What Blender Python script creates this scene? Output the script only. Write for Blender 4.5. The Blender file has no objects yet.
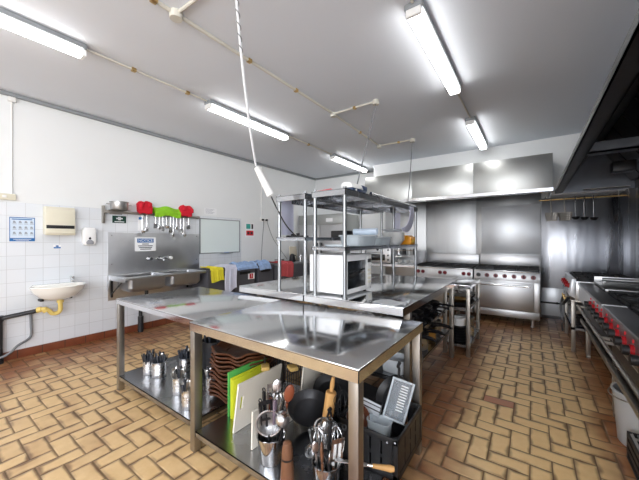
import bpy, bmesh, math, random
from mathutils import Vector, Matrix, Euler, Quaternion
random.seed(7)
PI = math.pi
SC = bpy.context.scene
COL = SC.collection

# ------------------------------------------------------------------ geometry helpers
class MB:
    """collects shapes that become ONE mesh object"""
    def __init__(s): s.bm = bmesh.new()
    def _merge(s, t, M=None):
        if M is not None: bmesh.ops.transform(t, matrix=M, verts=t.verts)
        bmesh.ops.recalc_face_normals(t, faces=t.faces)
        me = bpy.data.meshes.new('tmp'); t.to_mesh(me); t.free()
        s.bm.from_mesh(me); bpy.data.meshes.remove(me); return s
    def box(s, x0, x1, y0, y1, z0, z1, bev=0.0, M=None, seg=2):
        t = bmesh.new()
        vs = [t.verts.new(p) for p in ((x0,y0,z0),(x1,y0,z0),(x1,y1,z0),(x0,y1,z0),(x0,y0,z1),(x1,y0,z1),(x1,y1,z1),(x0,y1,z1))]
        for f in ((0,3,2,1),(4,5,6,7),(0,1,5,4),(1,2,6,5),(2,3,7,6),(3,0,4,7)): t.faces.new([vs[i] for i in f])
        if bev: bmesh.ops.bevel(t, geom=t.edges[:], offset=bev, segments=seg, affect='EDGES', profile=.5)
        return s._merge(t, M)
    def lathe(s, prof, seg=24, M=None, sx=1.0, sy=1.0):
        t = bmesh.new(); rings = []
        for r, z in prof:
            if r < 1e-6: rings.append([t.verts.new((0,0,z))])
            else: rings.append([t.verts.new((r*sx*math.cos(2*PI*k/seg), r*sy*math.sin(2*PI*k/seg), z)) for k in range(seg)])
        for a, b in zip(rings, rings[1:]):
            for k in range(seg):
                q = (k+1) % seg
                if len(a) == 1 and len(b) == 1: continue
                if len(a) == 1: t.faces.new((a[0], b[q], b[k]))
                elif len(b) == 1: t.faces.new((a[k], a[q], b[0]))
                else: t.faces.new((a[k], a[q], b[q], b[k]))
        return s._merge(t, M)
    def cyl(s, p0, p1, r0, r1=None, seg=16):
        p0, p1 = Vector(p0), Vector(p1); r1 = r0 if r1 is None else r1
        d = p1-p0; M = Matrix.Translation(p0) @ d.to_track_quat('Z','Y').to_matrix().to_4x4()
        return s.lathe([(0,0),(r0,0),(r1,d.length),(0,d.length)], seg, M)
    def tube(s, pts, r, seg=8, smooth=0, closed=False):
        pts = [Vector(p) for p in pts]
        if smooth:
            out = []; n = len(pts)
            rng = range(n if closed else n-1)
            for i in rng:
                if closed: a,b,c,d = pts[(i-1)%n],pts[i],pts[(i+1)%n],pts[(i+2)%n]
                else: a,b,c,d = pts[max(i-1,0)],pts[i],pts[i+1],pts[min(i+2,n-1)]
                for k in range(smooth):
                    u = k/smooth
                    out.append(.5*((2*b)+(c-a)*u+(2*a-5*b+4*c-d)*u*u+(3*b-a-3*c+d)*u**3))
            if not closed: out.append(pts[-1])
            pts = out
        t = bmesh.new(); n = len(pts); rings = []; up = None
        for i, p in enumerate(pts):
            if closed: d = (pts[(i+1)%n]-pts[(i-1)%n])
            else: d = pts[min(i+1,n-1)]-pts[max(i-1,0)]
            d.normalize()
            if up is None: up = d.orthogonal().normalized()
            up = (up-d*up.dot(d)); up = up.normalized() if up.length > 1e-5 else d.orthogonal().normalized()
            w = d.cross(up)
            rr = r(i/(n-1)) if callable(r) else r
            rings.append([t.verts.new(p+up*(rr*math.cos(2*PI*k/seg))+w*(rr*math.sin(2*PI*k/seg))) for k in range(seg)])
        m = n if closed else n-1
        for i in range(m):
            a, b = rings[i], rings[(i+1)%n]
            sh = 0
            if closed and i == n-1:
                sh = min(range(seg), key=lambda q: (a[0].co-b[q].co).length)
            for k in range(seg): t.faces.new((a[k], a[(k+1)%seg], b[(k+1+sh)%seg], b[(k+sh)%seg]))
        if not closed:
            t.faces.new(rings[0]); t.faces.new(rings[-1])
        return s._merge(t)
    def prism(s, poly, axis, a, b, bev=0, M=None):
        """2-D outline (u,v) extruded along axis from a to b; x:(y,z) y:(x,z) z:(x,y)"""
        t = bmesh.new()
        def P(u, v, w): return {'x':(w,u,v),'y':(u,w,v),'z':(u,v,w)}[axis]
        A = [t.verts.new(P(u,v,a)) for u,v in poly]; B = [t.verts.new(P(u,v,b)) for u,v in poly]
        t.faces.new(A); t.faces.new(B)
        for i in range(len(poly)):
            j = (i+1)%len(poly); t.faces.new((A[i],A[j],B[j],B[i]))
        if bev: bmesh.ops.bevel(t, geom=t.edges[:], offset=bev, segments=2, affect='EDGES', profile=.5)
        return s._merge(t, M)
    def sheet(s, fn, nu, nv, th=0.004, M=None):
        t = bmesh.new()
        g = [[t.verts.new(fn(i/nu, j/nv)) for j in range(nv+1)] for i in range(nu+1)]
        for i in range(nu):
            for j in range(nv): t.faces.new((g[i][j], g[i+1][j], g[i+1][j+1], g[i][j+1]))
        bmesh.ops.recalc_face_normals(t, faces=t.faces)
        bmesh.ops.solidify(t, geom=t.faces[:], thickness=th)
        return s._merge(t, M)
    def ball(s, c, r, seg=16, sx=1, sy=1, sz=1):
        n = seg//2
        return s.lathe([(r*math.sin(PI*i/n), -r*math.cos(PI*i/n)*sz) for i in range(n+1)], seg, Matrix.Translation(c), sx, sy)
    def text(s, body, size, M, depth=.001, align='CENTER'):
        cu = bpy.data.curves.new('t', 'FONT'); cu.body = body; cu.size = size; cu.align_x = align; cu.align_y = 'CENTER'; cu.extrude = depth
        o = bpy.data.objects.new('t', cu); COL.objects.link(o)
        dg = bpy.context.evaluated_depsgraph_get(); me = bpy.data.meshes.new_from_object(o.evaluated_get(dg))
        t = bmesh.new(); t.from_mesh(me); bpy.data.objects.remove(o); bpy.data.curves.remove(cu); bpy.data.meshes.remove(me)
        return s._merge(t, M)

def _mesh(name, mb, off=None, sharp=38):
    bm = mb.bm
    if off is not None: bmesh.ops.translate(bm, vec=-Vector(off), verts=bm.verts)
    lim = math.radians(sharp)
    for f in bm.faces: f.smooth = True
    for e in bm.edges:
        if len(e.link_faces) == 2: e.smooth = e.calc_face_angle(0) < lim
    me = bpy.data.meshes.new(name); bm.to_mesh(me); bm.free(); return me

class Thing:
    """an Empty at the thing's base; parts given in world metres unless local"""
    def __init__(s, name, label, cat, loc=(0,0,0), group=None, rot=None, local=False):
        o = s.o = bpy.data.objects.new(name, None); COL.objects.link(o)
        o.empty_display_size = .05; o.location = loc
        if rot is not None: o.rotation_euler = rot
        o['label'] = label; o['category'] = cat
        if group: o['group'] = group
        s.loc = Vector(loc); s.local = local
    def part(s, name, mb, mat, parent=None, label=None):
        me = _mesh(name, mb, None if s.local else s.loc); me.materials.append(mat)
        c = bpy.data.objects.new(name, me); COL.objects.link(c); c.parent = parent or s.o
        if label: c['label'] = label
        return c

def single(name, label, cat, mb, mat, loc=(0,0,0), group=None, local=False, rot=None):
    me = _mesh(name, mb, None if local else loc); me.materials.append(mat)
    o = bpy.data.objects.new(name, me); COL.objects.link(o); o.location = loc
    if rot is not None: o.rotation_euler = rot
    o['label'] = label; o['category'] = cat
    if group: o['group'] = group
    return o

def struct(name, mb, mat, parent=None):
    me = _mesh(name, mb); me.materials.append(mat)
    o = bpy.data.objects.new(name, me); COL.objects.link(o)
    if parent: o.parent = parent
    else: o['kind'] = 'structure'
    return o

def dup(src, loc, rot=None, label=None, group=None):
    """a copy of a thing with copies of its parts and sub-parts"""
    r = src.copy(); COL.objects.link(r); r.location = loc
    if rot is not None: r.rotation_euler = rot
    if label: r['label'] = label
    if group: r['group'] = group
    for ch in list(src.children):
        c = ch.copy(); COL.objects.link(c); c.parent = r
        for g in ch.children:
            d = g.copy(); COL.objects.link(d); d.parent = c
    return r

def lean(az, tilt, spin=0.0):
    """rotation that leans the local z axis by tilt towards azimuth az"""
    d = Vector((math.sin(tilt)*math.cos(az), math.sin(tilt)*math.sin(az), math.cos(tilt)))
    q = Vector((0,0,1)).rotation_difference(d) @ Quaternion((0,0,1), spin)
    return q.to_euler()

# ------------------------------------------------------------------ materials
class NT:
    def __init__(s, m): s.nt = m.node_tree; s.n = s.nt.nodes; s.l = s.nt.links
    def new(s, t, **kw):
        n = s.n.new(t)
        for k, v in kw.items(): setattr(n, k, v)
        return n
    def put(s, sock, v):
        if isinstance(v, (int, float)): sock.default_value = v
        elif isinstance(v, tuple): sock.default_value = v
        else: s.l.new(v, sock)
    def math(s, op, a, b=0.0, c=0.0):
        n = s.new('ShaderNodeMath', operation=op)
        for i, v in enumerate((a, b, c)): s.put(n.inputs[i], v)
        return n.outputs[0]
    def mix(s, f, a, b):
        n = s.new('ShaderNodeMix', data_type='RGBA'); s.put(n.inputs[0], f); s.put(n.inputs[6], a); s.put(n.inputs[7], b); return n.outputs[2]
    def smooth(s, v, a, b, lo=0.0, hi=1.0):
        n = s.new('ShaderNodeMapRange', interpolation_type='SMOOTHSTEP'); s.put(n.inputs[0], v)
        n.inputs[1].default_value = a; n.inputs[2].default_value = b; n.inputs[3].default_value = lo; n.inputs[4].default_value = hi
        return n.outputs[0]
    def noise(s, vec, scale, detail=3.0, rough=.5):
        n = s.new('ShaderNodeTexNoise'); s.put(n.inputs['Vector'], vec) if vec is not None else None
        n.inputs['Scale'].default_value = scale; n.inputs['Detail'].default_value = detail; n.inputs['Roughness'].default_value = rough
        return n.outputs['Fac']

def base(name):
    m = bpy.data.materials.new(name); m.use_nodes = True
    w = NT(m); b = w.n['Principled BSDF']; return m, w, b
def c4(c): return (c[0], c[1], c[2], 1.0)
def srgb(r, g, b): return tuple(((v/255+.055)/1.055)**2.4 if v > 10 else v/255/12.92 for v in (r, g, b))

def mat(name, col, rough=.5, metal=0.0, var=.08, scale=6.0, stretch=(1,1,1), bump=0.0, rvar=.06, trans=0.0, alpha=1.0, ior=1.45, coat=0.0, spec=None):
    m, w, b = base(name)
    tc = w.new('ShaderNodeTexCoord').outputs['Object']
    mp = w.new('ShaderNodeMapping'); w.l.new(tc, mp.inputs[0]); mp.inputs['Scale'].default_value = stretch
    f = w.noise(mp.outputs[0], scale, 4.0)
    dark = tuple(max(0, v*(1-var)) for v in col); lite = tuple(min(1, v*(1+var)) for v in col)
    w.l.new(w.mix(f, c4(dark), c4(lite)), b.inputs['Base Color'])
    w.l.new(w.math('MULTIPLY_ADD', f, rvar*2, max(.02, rough-rvar)), b.inputs['Roughness'])
    b.inputs['Metallic'].default_value = metal; b.inputs['IOR'].default_value = ior
    b.inputs['Transmission Weight'].default_value = trans; b.inputs['Alpha'].default_value = alpha
    b.inputs['Coat Weight'].default_value = coat
    if spec is not None: b.inputs['Specular IOR Level'].default_value = spec
    if bump:
        bp = w.new('ShaderNodeBump'); bp.inputs['Strength'].default_value = bump; bp.inputs['Distance'].default_value = .01
        w.l.new(f, bp.inputs['Height']); w.l.new(bp.outputs[0], b.inputs['Normal'])
    return m

def emit(name, col, strength):
    m, w, b = base(name)
    tc = w.new('ShaderNodeTexCoord').outputs['Object']; f = w.noise(tc, 2.0)
    w.l.new(w.mix(f, c4(col), c4(tuple(v*.97 for v in col))), b.inputs['Emission Color'])
    b.inputs['Emission Strength'].default_value = strength; b.inputs['Base Color'].default_value = (.9,.9,.9,1); return m

def floor_mat():
    m, w, b = base('rustic_clay_floor_tiles'); M = w.math
    sep = w.new('ShaderNodeSeparateXYZ'); tc = w.new('ShaderNodeTexCoord').outputs['Object']; w.l.new(tc, sep.inputs[0])
    wx, wy = sep.outputs[0], sep.outputs[1]
    U = .118
    X = M('DIVIDE', M('ADD', wx, .365), U); Y = M('DIVIDE', M('SUBTRACT', wy, 3.085), U)
    i, j = M('FLOOR', X), M('FLOOR', Y); fx, fy = M('FRACT', X), M('FRACT', Y)
    k = M('FLOORED_MODULO', M('SUBTRACT', i, j), 4.0)
    H = M('LESS_THAN', k, 1.5); V = M('SUBTRACT', 1.0, H)
    k3 = M('SUBTRACT', 3.0, k)
    Lc = M('ADD', M('MULTIPLY', H, M('ADD', fx, k)), M('MULTIPLY', V, M('ADD', fy, k3)))
    Sc = M('ADD', M('MULTIPLY', H, fy), M('MULTIPLY', V, fx))
    d = M('MINIMUM', M('MINIMUM', Lc, M('SUBTRACT', 2.0, Lc)), M('MINIMUM', Sc, M('SUBTRACT', 1.0, Sc)))
    ix = M('SUBTRACT', i, M('MULTIPLY', H, k)); iy = M('SUBTRACT', j, M('MULTIPLY', V, k3))
    comb = w.new('ShaderNodeCombineXYZ'); w.l.new(ix, comb.inputs[0]); w.l.new(iy, comb.inputs[1])
    wn = w.new('ShaderNodeTexWhiteNoise', noise_dimensions='2D'); w.l.new(comb.outputs[0], wn.inputs['Vector'])
    rnd = wn.outputs['Value']
    off = w.new('ShaderNodeVectorMath', operation='MULTIPLY_ADD'); w.l.new(comb.outputs[0], off.inputs[0]); off.inputs[1].default_value = (3.1, 1.7, 0); w.l.new(tc, off.inputs[2])
    n1 = w.noise(off.outputs[0], 14, 4.0, .6); n2 = w.noise(tc, 1.6, 3.0, .6); n3 = w.noise(tc, 60, 3.0, .6); n4 = w.noise(off.outputs[0], 5, 2.0)
    # trodden aisles worn pale, right one also painted as lit; rest flamed brown
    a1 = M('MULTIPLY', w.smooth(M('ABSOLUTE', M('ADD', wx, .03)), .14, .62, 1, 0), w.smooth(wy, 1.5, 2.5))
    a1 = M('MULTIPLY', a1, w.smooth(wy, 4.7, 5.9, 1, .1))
    a2 = M('MULTIPLY', w.smooth(wx, -5.0, -3.7), w.smooth(wx, -1.9, -.9, 1, 0))
    wear_and_light = M('MAXIMUM', M('MULTIPLY', a1, 1.3), M('MULTIPLY', a2, .76))
    wear_and_light = M('ADD', M('MULTIPLY', wear_and_light, .95), M('MULTIPLY', M('SUBTRACT', n2, .5), 1.1))
    wear_and_light = M('ADD', wear_and_light, M('MULTIPLY', M('SUBTRACT', rnd, .5), .35))
    wear_and_light = M('ADD', wear_and_light, M('MULTIPLY', M('SUBTRACT', n4, .5), .7))
    wear_and_light = w.smooth(wear_and_light, -.15, .80)
    pale_lit = w.mix(n1, c4(srgb(224,182,120)), c4(srgb(244,213,160)))  # extra pale tint paints lamp light onto the right aisle
    ink = w.mix(n1, c4(srgb(104,62,36)), c4(srgb(166,104,60)))
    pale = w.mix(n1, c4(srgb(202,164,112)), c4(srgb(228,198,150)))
    body = w.mix(wear_and_light, ink, w.mix(a1, pale, pale_lit))
    edge = w.smooth(M('ADD', d, M('MULTIPLY', M('SUBTRACT', n4, .42), .7)), .0, .26, 1, 0)
    body = w.mix(M('MULTIPLY', edge, .78), body, c4(srgb(88,50,28)))
    red = M('MULTIPLY', M('LESS_THAN', M('ABSOLUTE', ix), .5), M('MULTIPLY', M('LESS_THAN', M('ABSOLUTE', iy), .5), H))
    body = w.mix(M('MULTIPLY', red, .85), body, c4(srgb(170,100,78)))
    g = w.smooth(d, .018, .042, 1, 0)
    grout = w.mix(n4, c4(srgb(58,40,28)), c4(srgb(150,124,92)))
    colr = w.mix(g, body, grout)
    w.l.new(colr, b.inputs['Base Color'])
    w.l.new(M('ADD', w.math('MULTIPLY_ADD', n1, .25, .24), M('MULTIPLY', g, .4)), b.inputs['Roughness'])
    bp = w.new('ShaderNodeBump'); bp.inputs['Strength'].default_value = .55; bp.inputs['Distance'].default_value = .006
    hgt = M('ADD', w.smooth(d, .0, .12), M('MULTIPLY', n3, .12)); w.l.new(hgt, bp.inputs['Height']); w.l.new(bp.outputs[0], b.inputs['Normal'])
    return m

def wall_tile_mat():
    m, w, b = base('white_wall_tiles'); M = w.math
    sep = w.new('ShaderNodeSeparateXYZ'); tc = w.new('ShaderNodeTexCoord').outputs['Object']; w.l.new(tc, sep.inputs[0])
    T = .166
    Y = M('DIVIDE', M('ADD', sep.outputs[1], .108), T); Z = M('DIVIDE', M('SUBTRACT', sep.outputs[2], 1.935), T)
    fy, fz = M('FRACT', Y), M('FRACT', Z)
    d = M('MINIMUM', M('MINIMUM', fy, M('SUBTRACT', 1.0, fy)), M('MINIMUM', fz, M('SUBTRACT', 1.0, fz)))
    comb = w.new('ShaderNodeCombineXYZ'); w.l.new(M('FLOOR', Y), comb.inputs[0]); w.l.new(M('FLOOR', Z), comb.inputs[1])
    wn = w.new('ShaderNodeTexWhiteNoise', noise_dimensions='2D'); w.l.new(comb.outputs[0], wn.inputs['Vector'])
    body = w.mix(wn.outputs['Value'], c4(srgb(224,228,233)), c4(srgb(228,231,236)))
    g = w.smooth(d, .007, .02, 1, 0)
    n = w.noise(tc, 1.3, 2.0)
    gc = w.mix(n, c4(srgb(176,178,182)), c4(srgb(216,218,221)))
    w.l.new(w.mix(g, body, gc), b.inputs['Base Color'])
    w.l.new(M('MULTIPLY_ADD', g, .5, .12), b.inputs['Roughness'])
    bp = w.new('ShaderNodeBump'); bp.inputs['Strength'].default_value = .3; bp.inputs['Distance'].default_value = .003
    w.l.new(w.smooth(d, .0, .03), bp.inputs['Height']); w.l.new(bp.outputs[0], b.inputs['Normal'])
    return m

def skirting_mat():
    m, w, b = base('brown_skirting_tiles'); M = w.math
    sep = w.new('ShaderNodeSeparateXYZ'); tc = w.new('ShaderNodeTexCoord').outputs['Object']; w.l.new(tc, sep.inputs[0])
    Y = M('DIVIDE', M('ADD', sep.outputs[1], sep.outputs[0]), .23); fy = M('FRACT', Y); d = M('MINIMUM', fy, M('SUBTRACT', 1.0, fy))
    n = w.noise(tc, 9, 3.0)
    w.l.new(w.mix(w.smooth(d, .01, .03, 1, 0), w.mix(n, c4(srgb(92,46,30)), c4(srgb(134,74,48))), c4(srgb(70,48,38))), b.inputs['Base Color'])
    b.inputs['Roughness'].default_value = .35; return m

def sheet_steel(name, col, rough, wav=.25):
    """wall cladding: vertically drawn, slightly wavy sheet"""
    m, w, b = base(name)
    tc = w.new('ShaderNodeTexCoord').outputs['Object']
    mp = w.new('ShaderNodeMapping'); w.l.new(tc, mp.inputs[0]); mp.inputs['Scale'].default_value = (1, 1, .12)
    f = w.noise(mp.outputs[0], 5, 1.0); g = w.noise(mp.outputs[0], 4, 3.0, .6)
    w.l.new(w.mix(g, c4(tuple(v*.8 for v in col)), c4(tuple(min(1, v*1.18) for v in col))), b.inputs['Base Color'])
    w.l.new(w.math('MULTIPLY_ADD', g, .22, rough-.08), b.inputs['Roughness']); b.inputs['Metallic'].default_value = 1
    bp = w.new('ShaderNodeBump'); bp.inputs['Strength'].default_value = wav; bp.inputs['Distance'].default_value = .03
    w.l.new(f, bp.inputs['Height']); w.l.new(bp.outputs[0], b.inputs['Normal']); return m

STEEL   = mat('brushed_steel_top', (.74,.75,.765), .13, 1.0, .05, 9, (1,.15,1), 0.0, .05)
STEELF  = mat('satin_steel_frame', (.39,.365,.33), .4, 1.0, .08, 14)
STEELS  = mat('steel_shelf', (.42,.43,.45), .26, 1.0, .10, 5)
STEELP  = mat('polished_steel', (.68,.69,.70), .13, 1.0, .05, 12)
CLEARD  = mat('thin_clear_plastic', (.62,.68,.74), .12, 0, .03, 6, alpha=.28)
GUTTER  = mat('dark_greasy_edge', (.022,.023,.026), .5, .3, .3, 9)
POSTS   = mat('shelf_post_steel', (.33,.34,.35), .33, 1.0, .06, 12)
STEELU  = mat('utensil_steel', (.68,.68,.69), .28, 1.0, .08, 20)
STEELR  = mat('range_steel', (.58,.58,.59), .38, 1.0, .03, 5, (1,1,.3), rvar=.03)
STEELH  = mat('hood_steel', (.47,.48,.47), .36, 1.0, .05, 3, (.3,1,1))
STEELSK = mat('sink_steel', (.60,.61,.63), .36, 1.0, .16, 4)
HOODD   = mat('grimy_hood_steel', (.15,.16,.18), .38, .85, .3, 4)
HOODF   = mat('greasy_filter_steel', (.05,.05,.052), .42, .85, .3, 9)
CLAD    = sheet_steel('steel_wall_cladding', (.56,.57,.58), .34, .22)
CLADR   = sheet_steel('wavy_steel_cladding', (.34,.35,.38), .27, .6)
PALE_ST = mat('pale_steel_panel', (.72,.74,.77), .32, .35, .05, 3)
WALL    = mat('white_wall_paint', srgb(230,232,233), .6, 0, .02, 2.5, bump=.03)
CEIL    = mat('ceiling_paint', srgb(220,225,233), .8, 0, .025, 1.2)
CONDUIT = mat('painted_conduit', srgb(206,203,192), .5, 0, .05, 8)
GREYPIPE= mat('grey_trunking', srgb(140,145,148), .5, 0, .05, 8)
PLAST_W = mat('white_plastic', srgb(236,236,234), .35, 0, .02, 6)
ENAMEL  = mat('white_enamel', srgb(240,240,240), .22, 0, .02, 6)
PORCEL  = mat('white_porcelain', srgb(238,236,230), .08, 0, .02, 5, coat=.5)
CREAM   = mat('cream_plastic', srgb(222,217,198), .4, 0, .04, 6)
BEIGE   = mat('beige_board', srgb(205,196,178), .6, 0, .06, 6)
BLACKP  = mat('black_plastic', (.012,.012,.013), .42, 0, .2, 12)
BLACKM  = mat('black_cast_iron', (.022,.022,.024), .55, .3, .25, 18, bump=.1)
PANBLK  = mat('blackened_pan', (.03,.03,.033), .36, .5, .3, 14)
GLASSBK = mat('dark_oven_glass', (.012,.014,.016), .06, 0, .1, 4, coat=.6)
DGREY   = mat('dark_grey_bin_plastic', srgb(84,84,90), .5, 0, .06, 6)
ALUM    = mat('dull_aluminium', (.50,.50,.50), .4, 1.0, .1, 9)
REDK    = mat('red_knob_plastic', srgb(160,20,28), .3, 0, .05, 8)
DREDK   = mat('dark_red_knob', srgb(120,14,34), .3, 0, .1, 8)
REDC    = mat('red_cotton', srgb(205,28,48), .85, 0, .12, 30, bump=.3)
PINKC   = mat('faded_red_cloth', srgb(196,84,88), .9, 0, .12, 26, bump=.3)
GREENC  = mat('lime_green_cloth', srgb(140,200,40), .85, 0, .12, 30, bump=.3)
YELLOWC = mat('yellow_cloth', srgb(226,212,54), .9, 0, .12, 30, bump=.3)
LILACC  = mat('pale_lilac_cloth', srgb(204,205,222), .9, 0, .06, 22, bump=.2)
BLUEC   = mat('blue_white_cloth', srgb(150,176,216), .9, 0, .35, 16, bump=.25)
PAPER   = mat('white_paper', srgb(238,239,241), .7, 0, .02, 9)
LILACP  = mat('lilac_paper', srgb(205,206,226), .7, 0, .03, 9)
BLUEP   = mat('sign_blue', srgb(40,105,170), .5, 0, .05, 9)
NAVY    = mat('navy_plastic', srgb(36,58,92), .4, 0, .1, 9)
PALEBL  = mat('pale_blue_paper', srgb(206,220,236), .6, 0, .04, 8)
GREENS  = mat('dark_green_sign', srgb(20,62,52), .5, 0, .08, 8)
TEAL    = mat('teal_print', srgb(60,160,150), .5, 0, .05, 8)
REDP    = mat('red_print', srgb(205,40,50), .5, 0, .05, 8)
INK     = mat('black_ink', srgb(40,42,46), .6, 0, .05, 8)
GREYINK = mat('grey_ink', srgb(150,156,166), .6, 0, .05, 8)
WBOARD  = mat('whiteboard_face', srgb(222,232,232), .18, 0, .02, 3)
YPVC    = mat('yellowed_pvc', srgb(222,196,112), .4, 0, .12, 12)
BLKPIPE = mat('black_drain_pipe', (.02,.02,.022), .35, 0, .15, 10)
WOODL   = mat('light_beech', srgb(206,158,98), .5, 0, .14, 10, (1,1,.2))
WOODM   = mat('walnut_wood', srgb(112,76,54), .45, 0, .2, 10, (1,1,.15))
WOODR   = mat('reddish_wood', srgb(128,66,40), .45, 0, .2, 10, (1,1,.15))
WICKER  = mat('brown_woven_cane', srgb(72,39,21), .5, 0, .6, 26, (1,1,3), bump=.6)
WICKRIM = mat('orange_brown_cane_rim', srgb(92,52,28), .5, 0, .5, 30, (1,1,3), bump=.5)
GREENB  = mat('green_board', srgb(84,170,84), .45, 0, .05, 8)
YELLB   = mat('yellow_board', srgb(206,212,50), .45, 0, .05, 8)
WHITEB  = mat('worn_white_board', srgb(226,220,208), .5, 0, .05, 6)
ORANGE  = mat('orange_plastic', srgb(240,160,30), .4, 0, .1, 10)
BRASS   = mat('dull_brass', (.55,.38,.16), .3, 1.0, .15, 10)
COPPER  = mat('brown_glazed_clay', srgb(96,54,38), .25, 0, .2, 10)
CLEAR   = mat('clear_plastic', (.86,.91,.95), .12, 0, .03, 6, alpha=.42)
CLEARB  = mat('bluish_clear_plastic', (.74,.81,.86), .15, 0, .06, 6, alpha=.5)
LEDGE   = mat('dull_ledge_steel', (.30,.30,.31), .36, 1.0, .12, 6)
SIEVE   = mat('fine_steel_mesh', (.45,.45,.46), .35, .9, .15, 40, alpha=.45)
HANDLEB = mat('dark_blue_grey_handles', (.03,.034,.045), .3, 0, .3, 16)
RUBBER  = mat('grey_cable', srgb(120,122,126), .5, 0, .05, 8)
CABLEW  = mat('white_rope_cable', srgb(222,224,228), .55, 0, .18, 60)
CABLEB  = mat('black_cable', (.03,.03,.032), .5, 0, .1, 8)
LAMP    = emit('lit_diffuser', (1.0,.985,.96), 5.2)
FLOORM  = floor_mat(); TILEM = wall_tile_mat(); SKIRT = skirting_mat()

# ------------------------------------------------------------------ the setting
CZ = 3.27
XL, XR, YB, YF = -5.2, 1.2, 7.05, -4.6
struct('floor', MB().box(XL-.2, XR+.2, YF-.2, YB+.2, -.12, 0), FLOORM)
struct('ceiling', MB().box(XL-.2, XR+.2, YF-.2, YB+.2, CZ, CZ+.12), CEIL)
struct('wall_left', MB().box(XL-.2, XL, YF-.2, YB+.2, 0, CZ), WALL)
struct('wall_back', MB().box(XL, XR, YB, YB+.2, 0, CZ), WALL)
RY0, RY1 = -4.2, -.7                             # unseen side window behind the camera, added for fill light
struct('wall_right', MB().box(XR, XR+.2, RY1, YB+.2, 0, CZ).box(XR, XR+.2, YF-.2, RY0, 0, CZ).box(XR, XR+.2, RY0, RY1, 0, .9).box(XR, XR+.2, RY0, RY1, 2.85, CZ), WALL)
wr = MB()
for y in (RY0, (RY0+RY1)/2, RY1-.05): wr.box(XR+.08, XR+.14, y, y+.05, .9, 2.85, .004)
for z in (.9, 2.8): wr.box(XR+.08, XR+.14, RY0, RY1, z, z+.05, .004)
struct('added_window_2', wr, PLAST_W)
fw = MB()                                        # wall behind the camera; its window opening is added to let in fill daylight
WX0, WX1, WZ0, WZ1 = -2.7, .1, .95, 2.75
fw.box(XL, WX0, YF-.2, YF, 0, CZ).box(WX1, XR, YF-.2, YF, 0, CZ).box(WX0, WX1, YF-.2, YF, 0, WZ0).box(WX0, WX1, YF-.2, YF, WZ1, CZ)
struct('wall_front', fw, WALL)
wf = MB()
for x in (WX0, -1.32, WX1-.05): wf.box(x, x+.05, YF-.14, YF-.08, WZ0, WZ1, .004)
for z in (WZ0, WZ1-.05): wf.box(WX0, WX1, YF-.14, YF-.08, z, z+.05, .004)
struct('added_window_1', wf, PLAST_W)
struct('trim_1', MB().box(XL, XL+.008, YF, 4.3, .105, 1.935, .002), TILEM)                 # white tiles on the left wall
struct('baseboard_left', MB().box(XL, XL+.014, YF, YB, 0, .105, .003), SKIRT)
struct('trim_2', MB().box(-3.12, XR, 6.62, YB, 2.84, CZ).box(.27, XR, 6.62, YB, 2.25, 2.84), WALL)                               # bulkhead over the hood
cl = MB()
for a, b, zz in ((-3.0,-2.0,2.84), (-1.997,-.96,2.84), (-.957,.14,2.84)): cl.box(a, b, YB-.012, YB, 0, zz, .003)
struct('trim_3', cl, CLAD)
struct('trim_8', MB().box(.143, XR, YB-.012, YB, 0, 2.25, .003), CLADR)
cr = MB()
for a, b in ((-.5,1.0),(1.003,2.4),(2.403,3.6),(3.603,4.8),(4.803,6.0),(6.003,YB-.012)): cr.box(XR-.012, XR, a, b, 0, 2.25, .003)
struct('trim_4', cr, CLADR)
struct('trim_5', MB().box(-.86, .13, YB-.03, YB-.013, 1.195, 2.16, .003), PALE_ST)              # bright panel over the range
struct('trim_6', MB().box(.145, .62, YB-.04, YB-.013, .06, .57, .004), PALE_ST)
struct('trim_7', MB().box(XL, XL+.05, YF, YB, CZ-.05, CZ-.003, .01).box(XL+.05, -3.12, YB-.05, YB, CZ-.05, CZ-.003, .01), GREYPIPE)

single('gas_pipe', 'dark horizontal pipe low on the pale panel beside the right oven range', 'pipe',
       MB().cyl((.13,YB-.06,.3), (.66,YB-.06,.3), .016).box(.36,.39,YB-.06,YB-.04,.28,.32), BLKPIPE, (.13,YB-.06,.3))

# ------------------------------------------------------------------ ceiling lamps
def lamp(x, y0, label):
    t = Thing('ceiling_light', label, 'ceiling light', (x, y0, CZ), 'tube lights on the ceiling')
    L = 1.5
    t.part('housing', MB().box(x-.07, x+.07, y0-.01, y0+L+.01, CZ-.05, CZ, .008), GREYPIPE)
    t.part('diffuser', MB().box(x-.055, x+.055, y0, y0+L, CZ-.105, CZ-.05, .02, seg=4), LAMP, label='glowing white diffuser')
    for y in (y0-.012, y0+L-.02): t.part('end_cap', MB().box(x-.058, x+.058, y, y+.032, CZ-.108, CZ-.048, .008), PLAST_W)
lamp(-3.40, -.53, 'lit white tube light on the ceiling, cut by the left edge of the photo')
lamp(-3.40, 2.28, 'lit tube light on the ceiling behind the hanging white cord')
lamp(-3.40, 5.22, 'small far tube light near the corner of left wall and bulkhead')
lamp(-.73, 2.24, 'largest tube light, high on the ceiling to the right of the shelves')
lamp(-.74, 4.83, 'short looking tube light just in front of the steel hood and bulkhead')

lamp(-.73, -.62, 'added unseen tube light on the ceiling over the photographer, outside the photo')  # this and the next two tubes are unseen, added to brighten the room
lamp(-3.40, -3.4, 'added unseen tube light far behind the photographer on the tiled wall side')
lamp(-.73, -3.4, 'added unseen tube light far behind the photographer on the cooking line side')
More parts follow.
